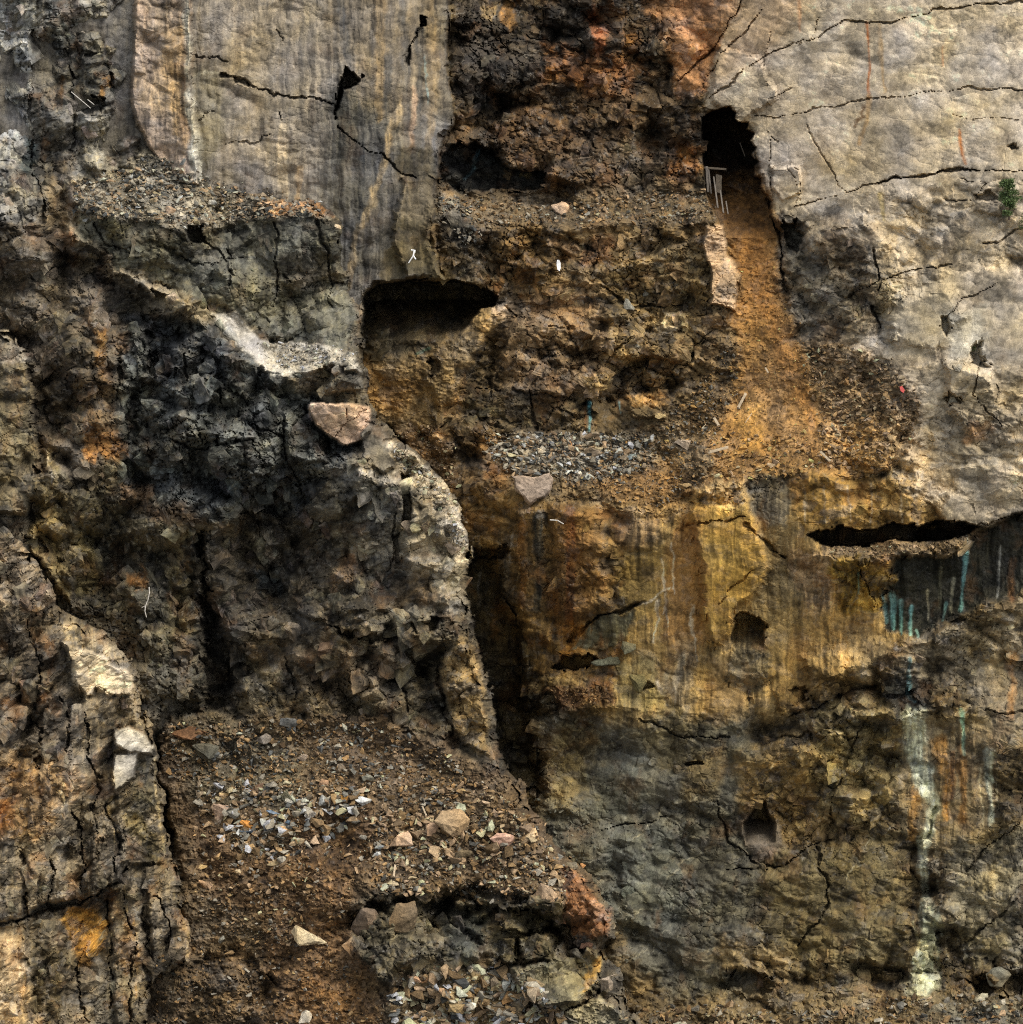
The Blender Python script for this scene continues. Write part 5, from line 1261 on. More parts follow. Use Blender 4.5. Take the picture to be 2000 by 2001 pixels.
rad = sz_ * DD / FOC * .62
PP = CAM + DD[:, None] * (FWD + ((px_ - 1000) / FOC)[:, None] * RGT + ((1000.5 - py_) / FOC)[:, None] * UPV)
PP += (-FWD * .45 + UPV * .25) * rad[:, None]
col_ = np.minimum(col_, .40)
RM = rot_many(len(rad))
# the largest that lie inside the frame are objects of their own
vis = (px_ > 4) & (px_ < 1996) & (py_ > 4) & (py_ < 1996)
order = np.argsort(-sz_ * vis)[:215]
single = np.zeros(len(rad), bool); single[order] = True
bi = rng.integers(0, len(BASES), len(rad))
sc3 = np.stack([np.ones(len(rad)), rng.uniform(.7, 1, len(rad)), rng.uniform(.55, 1, len(rad))], 1)
Vs, Ts, Cs, off = [], [], [], 0
for k in np.nonzero(~single)[0]:
    V, T = BASES[bi[k]]
    v = (V * sc3[k] * rad[k]) @ RM[k].T + PP[k]
    Vs.append(v); Ts.append(T + off); off += len(V)
    Cs.append(np.repeat(col_[k][None], len(V), 0))
me = mesh_from("rubble", np.concatenate(Vs), np.concatenate(Ts), np.clip(np.concatenate(Cs), 0, .8), STONE)
ob = bpy.data.objects.new("rubble", me); scene.collection.objects.link(ob)
ob['kind'] = 'stuff'; ob['label'] = "angular broken rubble on the benches and scree slopes"

def put(name, me, loc, label, cat, group=None, parent=None):
    o = bpy.data.objects.new(name, me); scene.collection.objects.link(o)
    o.location = loc
    if parent is not None: o.parent = parent
    else:
        o['label'] = label; o['category'] = cat
        if group: o['group'] = group
    return o

def rough_rock(V, T, size, seed, jag=.055):
    """split the faces and chip the surface of a hull"""
    bm = bmesh.new()
    vs = [bm.verts.new(v) for v in V]
    for t in T:
        try: bm.faces.new([vs[i] for i in t])
        except ValueError: pass
    bmesh.ops.recalc_face_normals(bm, faces=bm.faces)
    bmesh.ops.bevel(bm, geom=list(bm.edges), offset=size * .012, segments=1, affect='EDGES', profile=.5)
    bmesh.ops.triangulate(bm, faces=bm.faces)
    for it in range(2):
        long = [e for e in bm.edges if e.calc_length() > size * .16]
        if not long: break
        bmesh.ops.subdivide_edges(bm, edges=long, cuts=1 if it else 2, use_grid_fill=True)
        bmesh.ops.triangulate(bm, faces=bm.faces)
    from mathutils import noise
    bm.normal_update()
    mv = []
    for v in bm.verts:
        q = v.co / size * 2.2 + Vector((seed * 3.1, 0, 0))
        mv.append(v.normal * (noise.fractal(q, .8, 2.1, 4) * size * jag + noise.noise(q * 6) * size * jag * .4))
    for v, d in zip(bm.verts, mv): v.co += d
    bm.verts.index_update()
    V2 = np.array([v.co[:] for v in bm.verts]); T2 = np.array([[v.index for v in f.verts] for f in bm.faces])
    bm.free()
    return V2, T2

def tints(V, col, seed, size, amt=.3):
    from mathutils import noise
    n = np.array([noise.fractal(Vector(v) / size * 3 + Vector((seed * 7.7, 0, 0)), .7, 2, 4) for v in V])
    m = np.array([noise.noise(Vector(v) / size * 1.3 + Vector((0, seed * 3.3, 0))) for v in V])
    c = lin(col)[None] * (1 + n[:, None] * amt) * (1 + m[:, None] * np.array([.12, .0, -.2]))
    return np.clip(c, .01, .8)

zx = [np.quantile(px_[zi_ == q], (.34, .67)) for q in range(len(ZONES))]
for k in order:
    side = ('left side', 'middle', 'right side')[int(np.searchsorted(zx[zi_[k]], px_[k]))]
    V, T = BASES[bi[k]]
    v = (V * sc3[k] * rad[k]) @ RM[k].T
    V2, T2 = rough_rock(v, T, rad[k] * 2, int(k) % 97, .03)
    c = np.clip(np.repeat(col_[k][None], len(V2), 0) * rng.uniform(.85, 1.15, (len(V2), 1)), 0, .8)
    put("rock", mesh_from("rock", V2, T2, c, STONE), PP[k], ("small " if sz_[k] < 11 else "medium " if sz_[k] < 15 else "blocky ") + tone(col_[k]) + " rock " + WHERE[zi_[k]] + ", " + side, "rock", GROUPS[zi_[k]])

def boulder(x, y, w, h, col, label, ang=0.0, seed=1, thick=.8, group=None, outline=None, pop=.25, tilt=.35, n=10, name="boulder"):
    D, _ = surf(x, y)
    m = D / FOC
    s = max(w, h) * m
    R_, U_, Fw = RGT, UPV, FWD
    if outline is None:
        V, T = hull_shape(n, seed * 13 + 5, (1, 1, .9))
        V = V * np.array([w * m / 2, h * m / 2, min(w, h) * m / 2 * thick])
    else:
        p = np.array(outline, float); c = np.array([x, y])
        q = np.stack([(p[:, 0] - c[0]) * m, -(p[:, 1] - c[1]) * m], 1)
        t = min(w, h) * m * thick
        r0 = np.concatenate([q * .86, (-t * .5 + q[:, 1:] * tilt)], 1)
        r1 = np.concatenate([q, (q[:, 1:] * tilt * .6)], 1)
        r2 = np.concatenate([q * .8, np.full((len(q), 1), t * .7)], 1)
        V = np.concatenate([r0, r1, r2, [[0, 0, -t * .55]], [[0, 0, t * .75]]])
        k = len(q); T = []
        for i in range(k):
            j = (i + 1) % k
            T += [[i, j, k + j], [i, k + j, k + i], [k + i, k + j, 2 * k + j], [k + i, 2 * k + j, 2 * k + i], [3 * k, j, i], [3 * k + 1, 2 * k + i, 2 * k + j]]
        T = np.array(T)
    ca, sa = math.cos(ang), math.sin(ang)
    V = V @ np.array([[ca, sa, 0], [-sa, ca, 0], [0, 0, 1]])
    W = V[:, :1] * R_ + V[:, 1:2] * U_ + V[:, 2:] * Fw
    V2, T2 = rough_rock(W, T, s, seed)
    P = at(x, y, D) - FWD * (min(w, h) * m * (pop * .6))
    return put(name, mesh_from(name, V2, T2, tints(V2, col, seed, s), STONE), P, label, name, group)

BLD = [
    (1040, 955, 80, 60, (140, 122, 110), "large pinkish grey slab jutting over the edge of the middle rubble bench", 0, dict(outline=[(998, 929), (1034, 934), (1056, 931), (1076, 921), (1083, 940), (1077, 958), (1067, 972), (1050, 976), (1035, 988), (1024, 970), (1008, 957)], thick=.45, pop=.8, tilt=.1)),
    (1096, 408, 38, 30, (176, 146, 124), "pale wedge shaped boulder on the dark ledge under the small upper cave", -.5, dict(pop=.5)),
    (990, 347, 26, 32, (92, 70, 46), "upright brown rock standing in the mouth of the small upper cave", 0, dict(pop=-.2)),
    (1028, 344, 32, 20, (92, 80, 54), "low olive rock inside the small upper cave beside the upright brown rock", 0, dict(pop=-.2)),
    (600, 1832, 82, 46, (206, 186, 152), "large cream boulder alone on the brown dirt slope", -.45, dict(pop=.5, n=12)),
    (885, 1612, 80, 66, (152, 126, 98), "biggest tan boulder of the cluster near the lower bench rim", -.5, dict(pop=.45, n=11)),
    (782, 1640, 52, 46, (186, 150, 122), "peach coloured boulder beside two slate chips on the lower bench", .3, dict(pop=.5)),
    (980, 1644, 50, 36, (176, 136, 122), "pink flat boulder on the lower bench near the rim", -.2, dict(pop=.5)),
    (1030, 1632, 44, 40, (182, 156, 126), "cream boulder at the very rim of the lower bench", 0, dict(pop=.3)),
    (846, 1620, 32, 26, (170, 132, 104), "small peach boulder touching the biggest tan boulder", .2, dict(pop=.5)),
    (874, 1590, 34, 16, (178, 154, 128), "flat pale stone just above the biggest tan boulder", .2, dict(pop=.5)),
    (772, 1672, 36, 20, (84, 82, 74), "dark slate chip under the peach coloured boulder", 0, dict(pop=.5)),
    (743, 1667, 26, 12, (186, 188, 188), "white slab chip left of the dark slate chip", .1, dict(pop=.6)),
    (742, 1654, 26, 10, (116, 122, 126), "blue grey chip above the white slab chip", -.1, dict(pop=.6)),
    (808, 1660, 26, 14, (168, 166, 158), "light grey chip right of the peach coloured boulder", -.2, dict(pop=.6)),
    (905, 1668, 40, 20, (96, 84, 66), "dark leaning shard below the biggest tan boulder", .5, dict(pop=.5)),
    (1068, 1750, 76, 60, (158, 126, 98), "big tan capstone boulder above the stacked wet blocks", -.15, dict(pop=.75, n=12)),
    (1118, 1695, 26, 24, (118, 108, 90), "round grey green stone on the red brown point of the bluff", 0, dict(pop=.4)),
    (1140, 1690, 14, 12, (180, 120, 72), "orange stone on top of the red brown point", 0, dict(pop=.4)),
    (727, 1396, 54, 44, (132, 118, 104), "grey brown boulder resting against the foot of the bluff face", -.6, dict(pop=.4)),
    (376, 1432, 78, 34, (104, 70, 48), "reddish brown boulder in the shade beside the columnar buttress", -.1, dict(pop=.5)),
    (400, 1468, 60, 36, (86, 84, 74), "dark grey boulder below the reddish brown one", .1, dict(pop=.3)),
    (436, 1587, 62, 34, (160, 132, 116), "broad pinkish slab at the upper left of the rock spill", -.3, dict(pop=.45)),
    (425, 1606, 36, 18, (150, 132, 116), "flat pinkish rock leaning under the broad pinkish slab", -.3, dict(pop=.4)),
    (485, 1611, 34, 18, (186, 118, 52), "bright orange rock in the rock spill of the lower bench", -.25, dict(pop=.6)),
    (484, 1624, 30, 14, (70, 80, 90), "slate blue rock under the bright orange rock", .05, dict(pop=.5)),
    (668, 1560, 30, 16, (168, 114, 50), "ochre slab rock beside the white topped rock", .2, dict(pop=.6)),
    (712, 1564, 36, 20, (178, 178, 176), "white topped rock at the right end of the rock spill", 0, dict(pop=.6)),
    (524, 1618, 30, 24, (84, 88, 94), "dark slate block right of the bright orange rock", -.4, dict(pop=.5)),
    (536, 1592, 40, 20, (110, 120, 130), "long blue grey slab in the middle of the rock spill", -.3, dict(pop=.55)),
    (561, 1594, 18, 12, (214, 210, 200), "small white stone in the middle of the rock spill", 0, dict(pop=.7)),
    (568, 1608, 24, 14, (74, 88, 102), "dark blue stone under the small white stone", 0, dict(pop=.6)),
    (608, 1594, 32, 22, (142, 136, 130), "grey block with dark underside right of the white stone", -.3, dict(pop=.6)),
    (556, 1619, 24, 14, (192, 150, 110), "pale orange wedge below the dark blue stone", .1, dict(pop=.6)),
    (553, 1631, 22, 12, (204, 198, 184), "white wedge under the pale orange wedge", -.3, dict(pop=.6)),
    (486, 1650, 32, 26, (150, 138, 122), "square taupe rock standing alone below the rock spill", .6, dict(pop=.5)),
    (474, 1685, 20, 10, (176, 160, 142), "thin pale chip below the square taupe rock", -.5, dict(pop=.6)),
    (561, 1556, 26, 26, (112, 108, 88), "olive pointed shard on the upper edge of the rock spill", -.8, dict(pop=.5)),
    (568, 1569, 24, 16, (178, 172, 160), "pale triangular rock under the olive shard", -.4, dict(pop=.6)),
    (588, 1567, 28, 18, (122, 124, 124), "mid grey rock right of the pale triangular rock", .2, dict(pop=.5)),
    (632, 1563, 24, 24, (140, 140, 136), "tilted light grey rock left of the ochre slab rock", .9, dict(pop=.5)),
    (636, 1530, 28, 16, (162, 124, 100), "pink brown rock above the rock spill", -.2, dict(pop=.5)),
    (440, 1556, 24, 18, (172, 146, 108), "tan rock above the broad pinkish slab", 0, dict(pop=.5)),
    (480, 1551, 14, 11, (206, 200, 188), "white stone above the left part of the rock spill", 0, dict(pop=.6)),
    (516, 1442, 40, 24, (124, 114, 106), "rounded grey rock high on the scree of the lower bench", -.1, dict(pop=.5)),
    (590, 1479, 32, 18, (140, 122, 108), "pinkish grey rock in mid scree of the lower bench", 0, dict(pop=.5)),
    (566, 1412, 44, 20, (98, 96, 92), "dark grey flat rock at the top of the lower scree", -.2, dict(pop=.5)),
    (503, 1537, 44, 26, (116, 88, 72), "dull pinkish brown boulder half buried above the rock spill", 0, dict(pop=.2)),
    (664, 1501, 28, 18, (112, 96, 80), "brown grey rock below the boulder at the bluff foot", .3, dict(pop=.4)),
    (720, 1522, 24, 16, (116, 112, 98), "grey green rock on the scree right of centre", .2, dict(pop=.4)),
    (538, 1686, 40, 9, (158, 134, 98), "thin tan slab casting a dark shadow on the dirt slope", .1, dict(pop=.7)),
    (408, 1728, 44, 24, (164, 130, 104), "oblong pink boulder lying beside the buttress foot", -.95, dict(pop=.6)),
    (398, 1695, 18, 12, (182, 152, 104), "small tan stone above the oblong pink boulder", 0, dict(pop=.6)),
    (467, 1703, 16, 12, (172, 150, 120), "small cream stone on the dirt slope below the thin slab", 0, dict(pop=.6)),
    (450, 1862, 22, 16, (150, 122, 90), "small tan boulder low on the dirt slope", -.3, dict(pop=.5)),
    (438, 1836, 22, 18, (124, 118, 104), "small grey boulder low on the dirt slope", 0, dict(pop=.5)),
    (598, 1985, 32, 26, (168, 158, 144), "pale grey block at the bottom edge of the dirt slope", .5, dict(pop=.5)),
    (716, 1805, 66, 76, (112, 94, 80), "big rounded grey brown boulder left of the undercut hollow", .4, dict(pop=.2, n=12)),
    (786, 1792, 70, 60, (106, 86, 64), "big rounded boulder with an ochre side inside the undercut hollow", 0, dict(pop=.1, n=12)),
    (837, 1967, 40, 24, (184, 172, 144), "pale wedge rock in the bottom rubble", -.4, dict(pop=.5)),
    (894, 1968, 38, 24, (142, 118, 84), "tan angular rock between the pale wedge and white rock", -.2, dict(pop=.5)),
    (920, 1966, 24, 18, (198, 190, 172), "white blocky rock in the bottom rubble", 0, dict(pop=.6)),
    (958, 1936, 40, 36, (158, 156, 144), "mottled light grey boulder in the bottom rubble", 0, dict(pop=.45)),
    (925, 1932, 32, 28, (128, 96, 58), "brown block left of the mottled light grey boulder", 0, dict(pop=.5)),
    (874, 1940, 38, 16, (176, 140, 112), "long peach slab lying across the bottom rubble", -.6, dict(pop=.6)),
    (813, 1914, 30, 20, (170, 134, 112), "pinkish tabular rock at the upper left of the bottom rubble", -.4, dict(pop=.5)),
    (806, 1932, 40, 36, (64, 70, 60), "dark green grey boulder below the pinkish tabular rock", 0, dict(pop=.35)),
    (838, 1914, 28, 16, (134, 98, 70), "brown flat rock right of the pinkish tabular rock", .1, dict(pop=.5)),
    (1000, 1948, 42, 26, (140, 100, 62), "rusty brown rock right of the mottled boulder", .1, dict(pop=.5)),
    (1052, 1924, 64, 16, (128, 112, 88), "long thin grey shard pointing down right", -.55, dict(pop=.6)),
    (1184, 1932, 58, 50, (140, 124, 110), "grey pink boulder at the foot of the bluff point", .5, dict(pop=.4)),
    (892, 1992, 46, 24, (112, 116, 120), "blue grey rock at the bottom edge of the photo rubble", 0, dict(pop=.5)),
    (924, 1988, 28, 14, (164, 158, 156), "light lavender grey rock beside the blue grey one", 0, dict(pop=.6)),
    (986, 1977, 18, 18, (190, 142, 92), "small orange cream stone in the bottom rubble", 0, dict(pop=.6)),
    (1132, 1834, 22, 14, (158, 122, 88), "small tan rock below the red brown point", 0, dict(pop=.5)),
    (1145, 1848, 30, 14, (142, 104, 90), "small pink rock below the red brown point", .1, dict(pop=.5)),
    (1112, 869, 16, 18, (170, 110, 66), "orange stone in the middle bench rubble", 0, dict(pop=.5)),
    (1159, 886, 38, 26, (124, 108, 92), "grey brown boulder in the middle bench rubble", -.2, dict(pop=.4)),
    (1261, 860, 30, 12, (182, 170, 150), "flat pale rock on the upper edge of the middle bench", -.15, dict(pop=.6)),
    (1336, 870, 40, 20, (150, 130, 112), "pinkish grey boulder at the right of the middle bench", 0, dict(pop=.5)),
    (1112, 924, 18, 15, (196, 200, 194), "larger of two white stones below the middle rubble", 0, dict(pop=.6)),
    (1133, 926, 10, 12, (198, 192, 182), "smaller of two white stones below the middle rubble", 0, dict(pop=.6)),
    (1235, 893, 20, 14, (104, 116, 120), "blue grey stone in the middle bench rubble", .3, dict(pop=.5)),
    (1031, 920, 44, 16, (112, 96, 80), "brown slab lying above the jutting pinkish slab", 0, dict(pop=.5)),
    (1059, 881, 18, 20, (176, 160, 138), "cream upright stone in the middle bench rubble", 0, dict(pop=.5)),
    (1290, 814, 26, 12, (158, 136, 96), "tan flat stone above the middle bench", 0, dict(pop=.5)),
    (1376, 836, 10, 16, (190, 178, 156), "small white upright stone on the brown scree", .2, dict(pop=.6)),
    (1344, 950, 44, 12, (150, 122, 86), "flat tan rock left of the bright ochre panel top", -.1, dict(pop=.5)),
    (882, 915, 26, 16, (158, 144, 110), "pale olive stone in the gully right of the bluff rim", -.2, dict(pop=.5)),
    (1260, 568, 26, 24, (132, 124, 108), "light grey round boulder set in the brown middle face", .3, dict(pop=.3)),
    (1230, 595, 24, 26, (136, 130, 116), "pale grey boulder below the round one on the middle face", 0, dict(pop=.3)),
    (1190, 1292, 74, 22, (92, 92, 74), "long flat grey green boulder on the small dirt ledge", .05, dict(pop=.4)),
    (1230, 1262, 32, 36, (112, 108, 84), "upright grey green block on the small dirt ledge", .1, dict(pop=.3)),
    (1246, 1335, 42, 40, (108, 96, 58), "rounded olive boulder under the small dirt ledge", 0, dict(pop=.3)),
    (1870, 720, 24, 18, (140, 132, 118), "grey rock above the dark notch in the pale slab foot", 0, dict(pop=.4)),
    (1865, 785, 26, 20, (150, 142, 124), "pale rock wedged in the dark notch of the slab foot", 0, dict(pop=.4)),
    (1740, 855, 20, 16, (168, 138, 100), "tan block lying low on the right scree", -.4, dict(pop=.5)),
    (1695, 820, 16, 12, (160, 140, 122), "pinkish stone in the middle of the right scree", 0, dict(pop=.5)),
    (1452, 876, 20, 16, (176, 124, 60), "ochre stone at the foot of the ochre fan", 0, dict(pop=.5)),
    (1484, 912, 22, 12, (172, 134, 82), "light ochre stone above the dark band", 0, dict(pop=.5)),
    (1915, 1950, 30, 22, (146, 134, 108), "tan boulder under the dark overhang at bottom right", 0, dict(pop=.5)),
    (1950, 1905, 56, 40, (104, 98, 82), "large grey boulder hanging under the bottom right overhang", 0, dict(pop=.5, n=12)),
    (1820, 1975, 44, 22, (120, 112, 94), "grey slab rock at the foot of the pale drip", .4, dict(pop=.4)),
    (440, 382, 20, 12, (140, 136, 130), "light grey block near the middle of the high shelf", 0, dict(pop=.6)),
    (415, 397, 22, 14, (152, 150, 144), "pale grey block left of centre on the high shelf", .3, dict(pop=.5)),
    (335, 412, 24, 20, (142, 120, 104), "pinkish rock near the front rim of the high shelf", 0, dict(pop=.5)),
    (302, 396, 22, 20, (132, 116, 92), "tan rock at the left of the high shelf", 0, dict(pop=.5)),
    (455, 374, 34, 10, (96, 98, 94), "flat dark slab against the streaked wall on the high shelf", 0, dict(pop=.6)),
    (660, 445, 22, 12, (178, 156, 130), "pale stone balanced at the right end of the high shelf", -.4, dict(pop=.6)),
    (1080, 1975, 24, 18, (124, 98, 70), "brown rock low beside the grey block of the bluff point", 0, dict(pop=.5)),
]
for i, (x, y, w, h, col, lab, ang, kw) in enumerate(BLD):
    boulder(x, y, w, h, col, lab, ang=ang, seed=i + 3, name="boulder" if max(w, h) >= 30 else "rock", **kw)

# ------------------------------------------------------------------ timber, litter, branches, trees
WOOD = plain("weathered wood", (.13, .11, .085), .8)
WOOD_DARK = plain("dark brown wood", (.11, .085, .055), .85)  # slightly darker and browner than the other timber
PALE = plain("pale plank", (.42, .33, .21), .8)
WHITE = plain("white scrap", (.85, .84, .80), .6, .05)
RED = plain("red scrap", (.62, .10, .08), .6, .1)
BARK = plain("bark", (.14, .10, .07), .9)
DEAD = plain("bleached branch", (.62, .58, .50), .85)

def near(x, y, r=5):
    return min(surf(x + a, y + b)[0] for a in (-r, 0, r) for b in (-r, 0, r))

def bar_mesh(name, a, b, w, t, mat, bend=0.0, rag=True):
    """a sawn or split timber between two points, slightly uneven, with ragged ends"""
    a, b = Vector(a), Vector(b)
    d = (b - a); L = d.length; d.normalize()
    side = d.cross(Vector(FWD)); side.normalize(); out = side.cross(d)
    bm = bmesh.new(); rings = []
    n = 7
    for i in range(n):
        f = i / (n - 1); c = d * (L * f) + out * (bend * math.sin(math.pi * f))
        ww = w / 2 * random.uniform(.86, 1.08); tt = t / 2 * random.uniform(.86, 1.08)
        ring = []
        for sx, sy in ((-1, -1), (-.2, -1.1), (1, -1), (1.05, .1), (1, 1), (0, 1.05), (-1, 1), (-1.05, 0)):
            e = d * (random.uniform(-.5, .5) * w if (rag and i in (0, n - 1)) else 0)
            ring.append(bm.verts.new(c + side * (sx * ww) + out * (sy * tt) + e))
        rings.append(ring)
    for i in range(n - 1):
        for k in range(8):
            bm.faces.new((rings[i][k], rings[i][(k + 1) % 8], rings[i + 1][(k + 1) % 8], rings[i + 1][k]))
    bm.faces.new(rings[0][::-1]); bm.faces.new(rings[-1])
    bmesh.ops.recalc_face_normals(bm, faces=bm.faces)
    me = bpy.data.meshes.new(name); bm.to_mesh(me); bm.free(); me.materials.append(mat)
    return me

def pt(x, y, pop=.3, D=None):
    if D is None: D = near(x, y)
    return at(x, y, D - pop)

def timber(name, x0, y0, x1, y1, w, mat, label=None, cat=None, D0=None, D1=None, pop=.3, parent=None, t=None, group=None):
    a, b = pt(x0, y0, pop, D0), pt(x1, y1, pop, D1)
    me = bar_mesh(name, (0, 0, 0), b - a, w, t or w * .6, mat)
    loc = a if parent is None else a - np.array(parent.location)
    return put(name, me, loc, label, cat, group, parent)

# old timber set hanging in the tall cave mouth
Dm = 213.0
fr = bpy.data.objects.new("timber_frame", None); scene.collection.objects.link(fr)
fr.location = at(1380, 373, Dm); fr['label'] = "old timber frame with top beam hanging inside the tall cave"; fr['category'] = "timber frame"
timber("beam", 1377, 328, 1420, 331, .16, WOOD_DARK, D0=Dm, D1=Dm, pop=0, parent=fr)
timber("post", 1381, 326, 1384, 374, .20, WOOD, D0=Dm, D1=Dm, pop=.1, parent=fr)
timber("post", 1385, 332, 1390, 378, .12, WOOD, D0=Dm, D1=Dm, pop=.15, parent=fr)
timber("board", 1405, 345, 1404, 374, .5, WOOD_DARK, D0=Dm + .3, D1=Dm + .3, pop=0, parent=fr, t=.08)
timber("wooden_pole", 1395, 346, 1403, 406, .12, WOOD, "long bare pole hanging just right of the timber frame posts", "pole", D0=Dm, D1=Dm - 1.5, pop=.2)
timber("wooden_pole", 1408, 372, 1414, 416, .12, WOOD, "middle bare pole standing below the timber frame in the cave", "pole", D0=Dm - .5, D1=Dm - 2, pop=.3)
timber("wooden_pole", 1419, 394, 1423, 418, .09, WOOD, "shortest bare pole leaning lowest in the tall cave", "pole", D0=Dm - 1, D1=Dm - 2.2, pop=.4)
timber("wooden_pole", 1446, 279, 1456, 306, .07, WOOD_DARK, "faint dark pole high in the blackness of the tall cave", "pole", D0=214, D1=213.6, pop=0)
for x0, y0, x1, y1, w, lab in ((1385, 884, 1423, 874, .22, "pale broken plank lying flat left of the ochre fan"),
                               (1443, 796, 1457, 770, .22, "pale plank pointing up slope on the ochre fan"),
                               (1604, 883, 1622, 901, .18, "pale stick plank at the foot of the right scree"),
                               (1396, 817, 1405, 832, .20, "short tan plank on the brown scree"),
                               (1496, 719, 1501, 728, .14, "tiny white plank end in the upper ochre fan"),
                               (1457, 826, 1469, 808, .06, "thin pale stick on the ochre fan below the plank"),
                               (770, 1712, 773, 1690, .14, "upright yellow splinter below the slate chips"),
                               (826, 1575, 834, 1594, .12, "pale splinter standing in scree left of the tan boulder")):
    timber("plank", x0, y0, x1, y1, w, PALE, lab, "plank", pop=.35)

def scrap(name, outline, mat, label, cat, pop=.4, thick=.05):
    c = np.mean(outline, 0); D = near(c[0], c[1], 8) - pop
    base = at(c[0], c[1], D)
    bm = bmesh.new(); rows = []
    for dz in (0, thick):
        rows.append([bm.verts.new(at(x, y, D + dz + random.uniform(-.06, .06)) - base) for x, y in outline])
    n = len(outline)
    bm.faces.new(rows[0]); bm.faces.new(rows[1][::-1])
    for i in range(n): bm.faces.new((rows[0][i], rows[1][i], rows[1][(i + 1) % n], rows[0][(i + 1) % n]))
    bmesh.ops.recalc_face_normals(bm, faces=bm.faces); bmesh.ops.triangulate(bm, faces=bm.faces)
    me = bpy.data.meshes.new(name); bm.to_mesh(me); bm.free(); me.materials.append(mat)
    return put(name, me, base, label, cat)
scrap("plastic_scrap", [(1089, 508), (1093, 508), (1096, 514), (1096, 524), (1094, 530), (1090, 527), (1088, 517)], WHITE, "narrow bright white scrap stuck on the dark middle face", "scrap")
scrap("cloth_scrap", [(1758, 756), (1763, 754), (1768, 762), (1766, 768), (1760, 764)], RED, "small red scrap lying on the right scree", "scrap")

def branch(name, lines, rad_, mat, label, cat, pop=.35):
    x0, y0 = lines[0][0]; base = pt(x0, y0, pop)
    bm = bmesh.new(); D0 = min(near(q[0], q[1]) for ln in lines for q in ln)
    base = at(x0, y0, D0 - pop)
    for ln in lines:
        P = [Vector(pt(x, y, pop, D0 + random.uniform(-.1, .1)) - base) for x, y in ln]
        prev = None
        for i, p in enumerate(P):
            d = (P[min(i + 1, len(P) - 1)] - P[max(i - 1, 0)]).normalized()
            s = d.cross(Vector(FWD)).normalized(); u = s.cross(d)
            r = rad_ * (1 - .5 * i / len(P))
            ring = [bm.verts.new(p + s * (r * math.cos(a)) + u * (r * math.sin(a))) for a in (0, 1.26, 2.51, 3.77, 5.03)]
            if prev:
                for k in range(5): bm.faces.new((prev[k], prev[(k + 1) % 5], ring[(k + 1) % 5], ring[k]))
            else: bm.faces.new(ring[::-1])
            prev = ring
        bm.faces.new(prev)
    bmesh.ops.recalc_face_normals(bm, faces=bm.faces)
    me = bpy.data.meshes.new(name); bm.to_mesh(me); bm.free(); me.materials.append(mat)
    return put(name, me, base, label, cat)
branch("dead_branch", [[(292, 1147), (293, 1158), (290, 1172), (285, 1184)], [(285, 1184), (278, 1187)], [(285, 1184), (284, 1194), (287, 1206)]], .045, DEAD, "thin bleached forked branch hanging in front of the dark bluff", "branch")
branch("forked_stick", [[(810, 490), (808, 500), (799, 514)], [(808, 500), (813, 507)], [(804, 489), (812, 490), (811, 494)]], .07, WHITE, "small white forked stick above the big left cave", "stick")
branch("dead_branch", [[(1075, 1016), (1090, 1017), (1102, 1024)]], .05, DEAD, "short pale branch on the rust streaked face below the jutting slab", "branch")
branch("dead_branch", [[(172, 195), (185, 205)], [(140, 180), (158, 195), (178, 212)]], .035, DEAD, "pale thin branch against the weathered columns at upper left", "branch")

LEAF = bpy.data.materials.new("needles"); LEAF.use_nodes = True
_n, _l = LEAF.node_tree.nodes, LEAF.node_tree.links
_b = _n['Principled BSDF']; _b.inputs['Roughness'].default_value = .6
_v = _n.new('ShaderNodeVertexColor'); _v.layer_name = 'tint'
_l.new(_v.outputs['Color'], _b.inputs['Base Color'])

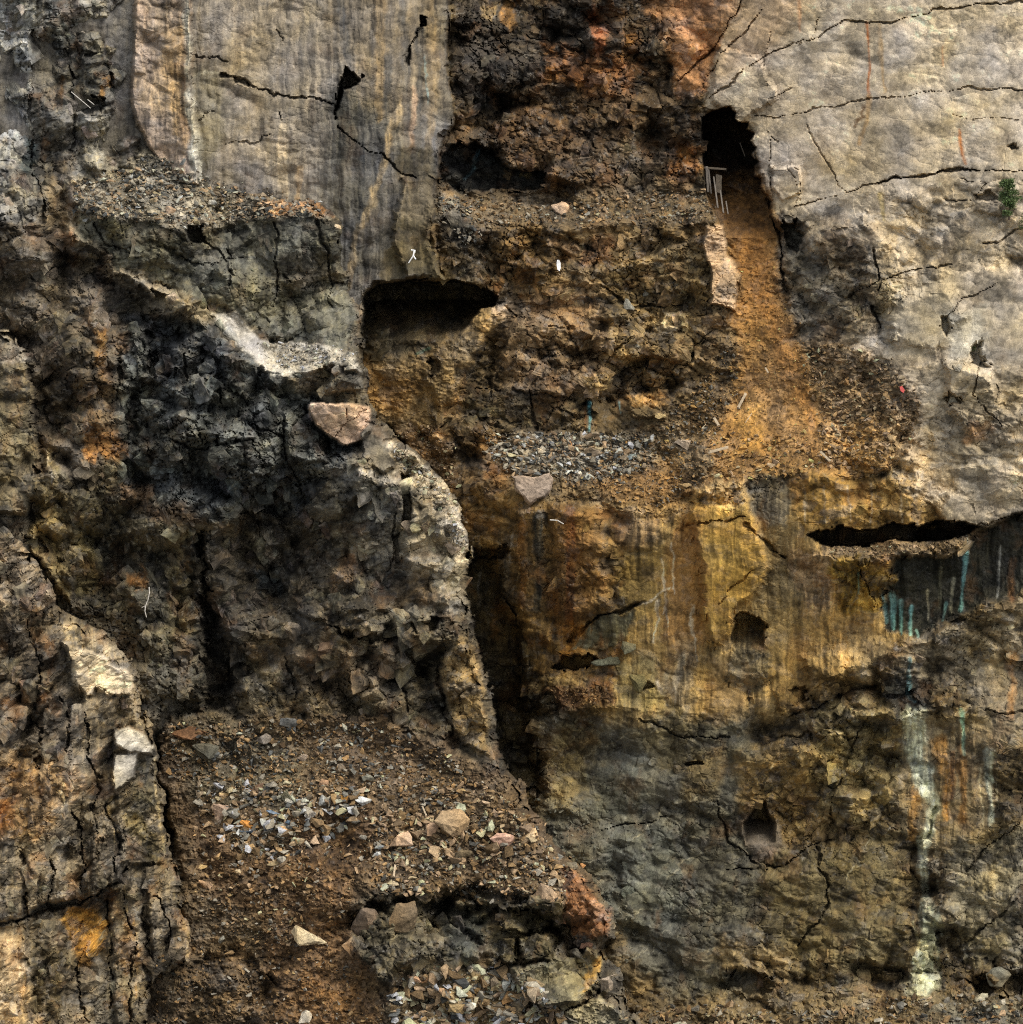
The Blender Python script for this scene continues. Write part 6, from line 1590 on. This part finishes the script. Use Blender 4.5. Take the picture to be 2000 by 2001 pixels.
def tree(x, y, hpx, wpx, label, lean=0.0, seed=1, leaves=2600, name="pine_tree", cat="tree"):
    r = np.random.default_rng(seed)
    D = surf(x, y)[0] - .5; m = D / FOC; H = hpx * m; W = wpx * m / 2
    root = bpy.data.objects.new(name, None); scene.collection.objects.link(root)
    root.location = at(x, y, D); root['label'] = label; root['category'] = cat
    bm = bmesh.new(); prev = None; n = 8
    for i in range(n):
        f = i / (n - 1); c = Vector((lean * H * f * f, -.1 * f, H * .95 * f)); rr = .09 * (1 - .85 * f) * H / 3.2
        ring = [bm.verts.new(c + Vector((rr * math.cos(a), rr * math.sin(a), 0))) for a in np.linspace(0, 2 * math.pi, 6, endpoint=False)]
        if prev:
            for k in range(6): bm.faces.new((prev[k], prev[(k + 1) % 6], ring[(k + 1) % 6], ring[k]))
        prev = ring
    limbs = []
    for i in range(22):
        f = r.uniform(.08, .92); a = r.uniform(0, 2 * math.pi); L = W * (1.05 - .75 * f) * r.uniform(.55, 1.1)
        p0 = Vector((lean * H * f * f, 0, H * .95 * f)); p1 = p0 + Vector((math.cos(a) * L, math.sin(a) * L, L * r.uniform(0, .5)))
        limbs.append((p0, p1))
        s = Vector((0, 0, .02)); q = Vector((-math.sin(a), math.cos(a), 0)) * .02
        v = [bm.verts.new(p0 + s), bm.verts.new(p0 - s + q), bm.verts.new(p0 - s - q), bm.verts.new(p1)]
        for t in ((0, 1, 3), (1, 2, 3), (2, 0, 3)): bm.faces.new([v[k] for k in t])
    me = bpy.data.meshes.new("trunk"); bm.to_mesh(me); bm.free(); me.materials.append(BARK)
    o = bpy.data.objects.new("trunk", me); scene.collection.objects.link(o); o.parent = root
    Vv, Tt, Cc = [], [], []
    for i in range(leaves):
        p0, p1 = limbs[r.integers(len(limbs))]
        f = r.uniform(.25, 1.12); p = np.array(p0.lerp(p1, f)) + r.normal(0, .10, 3) * H / 3.2
        u = r.normal(size=3); u /= np.linalg.norm(u); w = np.cross(u, r.normal(size=3)); w /= np.linalg.norm(w)
        s = r.uniform(.05, .11) * max(H / 3.2, .6)
        k = len(Vv)
        Vv += [p - w * s * .4, p + w * s * .4, p + u * s * 1.5]
        Tt.append([k, k + 1, k + 2])
        c = np.array([.07, .12, .035]) * r.uniform(.5, 1.6) + np.array([.03, .02, 0]) * r.random()
        Cc += [c, c, c]
    me = mesh_from("crown", np.array(Vv), np.array(Tt), np.array(Cc), LEAF)
    o = bpy.data.objects.new("crown", me); scene.collection.objects.link(o); o.parent = root
    return root
tree(1972, 430, 88, 58, "small green pine growing from the pale slab at the right edge", lean=-.10, seed=4, leaves=6000)
tree(2003, 452, 50, 34, "second lower pine cut by the right edge of the photo", lean=.05, seed=5, leaves=2600)
tree(1903, 688, 12, 14, "tiny green shrub in the notch of the pale slab foot", seed=6, leaves=260, name="shrub", cat="shrub")
